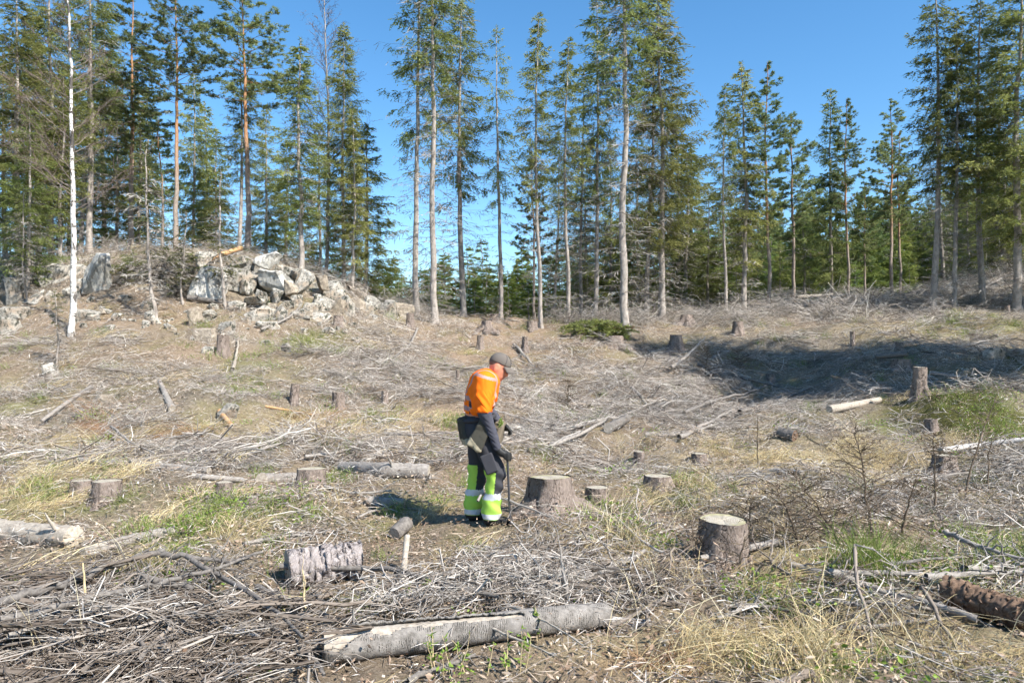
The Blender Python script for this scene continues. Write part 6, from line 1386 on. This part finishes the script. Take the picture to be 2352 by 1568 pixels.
for i in range(4):
    r_ = np.random.default_rng(470 + i); mb = MB(); n = 260; b_ = r_.uniform(-.55, .55, (n, 3)); b_[:, 2] = r_.uniform(.0, .02, n) + .004
    az_ = r_.uniform(0, 6.28, n); kites(mb, b_, np.stack([np.cos(az_), np.sin(az_), r_.normal(0, .12, n)], -1), .03 + .16 * r_.random(n) ** 2, r_.uniform(.0014, .0045, n), np.stack([-np.sin(az_), np.cos(az_), r_.normal(0, .5, n)], -1), tint=np.clip(r_.normal(.46, .26, n), 0, 1), fold=.3); FL.append(mb.mesh('fine_litter', M_CHIP if i == 3 else M_TWIG, tint=True, smooth=False))
cover('fine_litter', FL, 2200, lambda x, y: .85 + 0 * x, 'fine brown needles, twig bits and bark crumbs on the ground', 24, lambda r, y: r.uniform(.8, 1.2, len(y)) * (1 + y / 40), p=.7, y1=30)
# brushwood along the rim, at the feet of the trees
RB = [twig_patch(140 + i, 60, .6, .4, 1.3, .003, .009, .5, curl=.25) for i in range(3)]
cover('rim_brushwood', RB, 900, lambda x, y: np.where(x / y > -.24, .8, .12) * (zv(Z_BARE, x, y) < .6), 'grey brushwood at the foot of the forest edge', 20, lambda r, y: r.uniform(.8, 1.4, len(y)), y0=26, y1=38, tilt=.5)

# ------------------------------------------------------------------ single plants
def shoot(px, py, H, label, leaves=8, seed=0):
    rng = np.random.default_rng(int(px * 3 + py) + seed); g = G(px, py)
    e = bpy.data.objects.new('leafy_shoot', None); COL.objects.link(e); e.location = g; e.empty_display_size = .05; tag(e, label, 'plant', 'sprouting leafy shoots')
    n = rng.integers(1, 4); s = np.linspace(0, 1, 6); sm = MB(); lm = MB()
    for _ in range(n):
        d = rng.normal(0, .25, 2); L = .8 * H * rng.uniform(.6, 1)
        p = np.stack([rng.normal(0, .03) + d[0] * s * L, rng.normal(0, .03) + d[1] * s * L, s * L], -1) + rng.normal(0, .006, (6, 3)) * s[:, None]
        tubes(sm, p, .0035 * (1.1 - .7 * s), 5)
        m = leaves; f = rng.uniform(.25, 1, m); k = np.clip((f * 5).astype(int), 0, 4); b = p[k] + (p[k + 1] - p[k]) * (f * 5 - k)[:, None]
        d_ = norm(rng.normal(0, 1, (m, 3)) * [1, 1, .5] + [0, 0, .3])
        kites(lm, b, d_, rng.uniform(.025, .05, m), rng.uniform(.007, .013, m), np.cross(d_, [0, 0, 1.0]) + rng.normal(0, .2, (m, 3)), tint=rng.random(m), fold=.5)
    obj('stem', sm.mesh('shoot_stem', M_STRAWSTICK), e); obj('leaves', lm.mesh('shoot_leaves', M_LEAF, tint=True, smooth=False), e, kind='stuff')
for px, py, H, lb in [(1000, 1545, .30, 'leafy green shoot at left below the split log'), (1035, 1560, .36, 'leafy shoot at the bottom edge left of centre'), (1075, 1550, .30, 'leafy green shoot below the middle of the split log'), (1120, 1545, .34, 'taller leafy shoot before the split log centre'),
    (1165, 1555, .28, 'leafy shoot at bottom edge right of the taller shoot'), (1200, 1540, .34, 'leafy shoot before the split log right half'), (1232, 1470, .30, 'leafy shoot rising behind the split log'), (650, 1405, .20, 'green sprig left of the wavy dark branch'), (935, 1400, .24, 'green sprig in the heap above the split log'),
    (975, 1385, .22, 'green sprig below the upright pale stake'), (1120, 1355, .16, 'small green sprig in the centre litter'), (700, 1400, .22, 'green sprig beside the upright tan stem'), (760, 1150, .20, 'leafy sprig left of the log behind the worker'), (300, 1130, .25, 'leafy sprig beside the broad low stump'),
    (90, 1130, .30, 'leafy sprig in the far left grass'), (700, 1140, .24, 'leafy sprig below the mossy flat stump'), (650, 1180, .18, 'leafy sprig in the grass right of the tiny stump')]: shoot(px, py, H, lb)

def brown_sapling(px, py, top, label, lean=(0, 0), n=60, spread=.5, w=.011, seed=0, bare=False):
    rng = np.random.default_rng(int(px) + seed); g = G(px, py); H = max(.2, ZC + (HY - top) / F * g[1] - g[2])
    e = bpy.data.objects.new('dead_sapling', None); COL.objects.link(e); e.location = g; e.empty_display_size = .05; tag(e, label, 'sapling', 'brown dying saplings')
    s = np.linspace(0, 1, 10); c = np.stack([lean[0] * s ** 1.3 * H, lean[1] * s * H, s * H - .03], -1) + rng.normal(0, .008, (10, 3))
    sm = MB(); tubes(sm, c, w * (1.1 - .85 * s), 6, tint=.3); obj('stem', sm.mesh('sapling_stem', M_BROWNTW, tint=True), e)
    f = rng.uniform(.06 if not bare else .3, .97, n); k = np.clip((f * 9).astype(int), 0, 8); b = c[k] + (c[k + 1] - c[k]) * (f * 9 - k)[:, None]
    az = rng.uniform(0, 6.28, n); L = spread * (1.05 - f) ** .8 * rng.uniform(.5, 1.1, n) + .06; d = np.stack([np.cos(az), np.sin(az), rng.uniform(.0, .7, n)], -1)
    q = np.linspace(0, 1, 6)[None, :, None]; p = b[:, None] + d[:, None] * q * L[:, None, None] + rng.normal(0, .012, (n, 6, 3)) * q
    tw = MB(); tubes(tw, p, np.full((n, 1), .0035) * np.array([1, .9, .8, .65, .5, .35]), 3, tint=.35)
    m = 16; bi = np.repeat(np.arange(n), m); ff = rng.uniform(.15, 1, n * m); kk = np.clip((ff * 5).astype(int), 0, 4); bb = p[bi, kk] + (p[bi, kk + 1] - p[bi, kk]) * (ff * 5 - kk)[:, None]
    kites(tw, bb, norm(d[bi] + rng.normal(0, .7, (n * m, 3))), rng.uniform(.02, .10, n * m) * (.4 + L[bi]), .0028, rng.normal(0, 1, (n * m, 3)), tint=rng.random(n * m))
    obj('twigs', tw.mesh('sapling_twigs', M_BROWNTW, tint=True), e, kind='stuff')
for px, py, tp, lean, n, sp, lb, bare in [(2000, 1225, 965, (-.10, .1), 90, .55, 'largest brown dying sapling in the right foreground', 0), (2148, 1180, 985, (-.02, 0), 70, .35, 'straight brown sapling right of the largest one', 0), (1840, 1265, 1110, (-.35, .1), 70, .7, 'low leaning brown sapling beside the thick stump', 0),
    (1930, 1250, 1080, (-.6, .2), 60, .6, 'sprawling brown sapling left of the rush tuft', 0), (2215, 1150, 900, (.38, .1), 26, .25, 'thin dark sapling leaning toward the right edge', 1), (2268, 1130, 1000, (.15, .1), 20, .2, 'thin dark stem right of the leaning sapling', 1), (1740, 1070, 950, (.0, 0), 10, .1, 'pair of thin bare stems in the yellow grass', 1),
    (2070, 1240, 1090, (.2, 0), 50, .5, 'low brown sapling between largest sapling and rushes', 0), (1720, 1250, 1150, (.1, .2), 30, .35, 'small brown twig bush right behind the thick stump', 0), (1610, 1290, 1190, (-.3, 0), 24, .3, 'leafless twig bush left of the thick stump', 1), (1690, 1330, 1220, (.25, 0), 12, .2, 'thin bare twig in front of the thick stump', 1),
    (1620, 870, 790, (.1, 0), 90, .8, 'rust-brown bush in the shaded hollow', 0), (1700, 860, 800, (-.1, 0), 90, .8, 'dark brown bush at right of the shaded hollow', 0), (1305, 935, 870, (0, 0), 110, .35, 'dense grey twig bush right of the worker', 0)]:
    brown_sapling(px, py, tp, lb, lean, n, sp, bare=bool(bare))
def rush(px, py, n, rad, L0, L1, label, lean=.5):
    g = G(px, py); mb = MB(); rng = np.random.default_rng(int(px)); blades(mb, rng, n, rad, L0, L1, .0028, lean, None, .45)
    obj('rush_tuft', mb.mesh('rush_tuft', M_GRASS, tint=True, smooth=False), loc=g, label=label, cat='plant', group='rush tufts')
rush(1990, 1320, 220, .12, .25, .62, 'large green rush tuft under the brown saplings'); rush(2310, 1300, 160, .14, .2, .45, 'green rush tuft near the right edge'); rush(2110, 1310, 110, .12, .2, .42, 'smaller rush tuft between the two larger ones'); rush(1040, 985, 90, .10, .2, .45, 'bright green tuft of grass behind the worker')
rush(2200, 1330, 90, .12, .15, .35, 'low rush tuft behind the right brush'); rush(600, 1100, 70, .10, .15, .35, 'small rush tuft beside the small grey stump')

def brush_pile():
    rng = np.random.default_rng(8); mb = MB(); st = MB(); g = G(1370, 772)
    for i in range(110):
        az = rng.normal(math.pi, .6) if rng.random() < .7 else rng.uniform(0, 6.28); L = rng.uniform(.5, 1.0); s = np.linspace(0, 1, 7)
        d = np.array([math.cos(az), math.sin(az), rng.uniform(-.1, .35)]); sv = np.array([-d[1], d[0], 0]); ox = rng.uniform(-.9, 1.1); o = np.array([ox, rng.normal(0, .3), rng.uniform(.0, .62) * (1 - (ox / 1.3) ** 2 * .7)])
        p = o + d * ((s - .4) * L)[:, None] - np.array([0, 0, .5]) * (s ** 2)[:, None] * L * .5
        tubes(st, p, .009 * (1.1 - s), 4, tint=.3)
        n = 90; f = rng.uniform(.05, 1, n); k = np.clip((f * 6).astype(int), 0, 5); b = p[k] + (p[k + 1] - p[k]) * (f * 6 - k)[:, None]
        dr = norm(d * rng.uniform(.3, 1, (n, 1)) + sv * rng.uniform(-1, 1, (n, 1)) + rng.normal(0, .35, (n, 3)))
        kites(mb, b, dr, rng.uniform(.07, .17, n), .016, rng.normal(0, 1, (n, 3)), tint=np.clip(rng.normal(.55, .25, n), 0, 1), fold=.4)
    e = bpy.data.objects.new('spruce_brush_pile', None); COL.objects.link(e); e.location = g; e.empty_display_size = .2
    tag(e, 'pile of freshly cut green spruce branches before the trees', 'brush pile')
    obj('limbs', st.mesh('brush_limbs', M_DEADTW, tint=True), e, kind='stuff'); obj('needles', mb.mesh('brush_needles', M_SPRUCE, tint=True, smooth=False), e, kind='stuff')
    s = np.linspace(0, 1, 6); bt = MB(); tubes(bt, np.stack([.6 + s * .75, 0 * s - .1, .25 + .08 * s], -1), .05 + 0 * s, 12); obj('butt_end', bt.mesh('brush_butt', M_TANWOOD), e)
brush_pile()
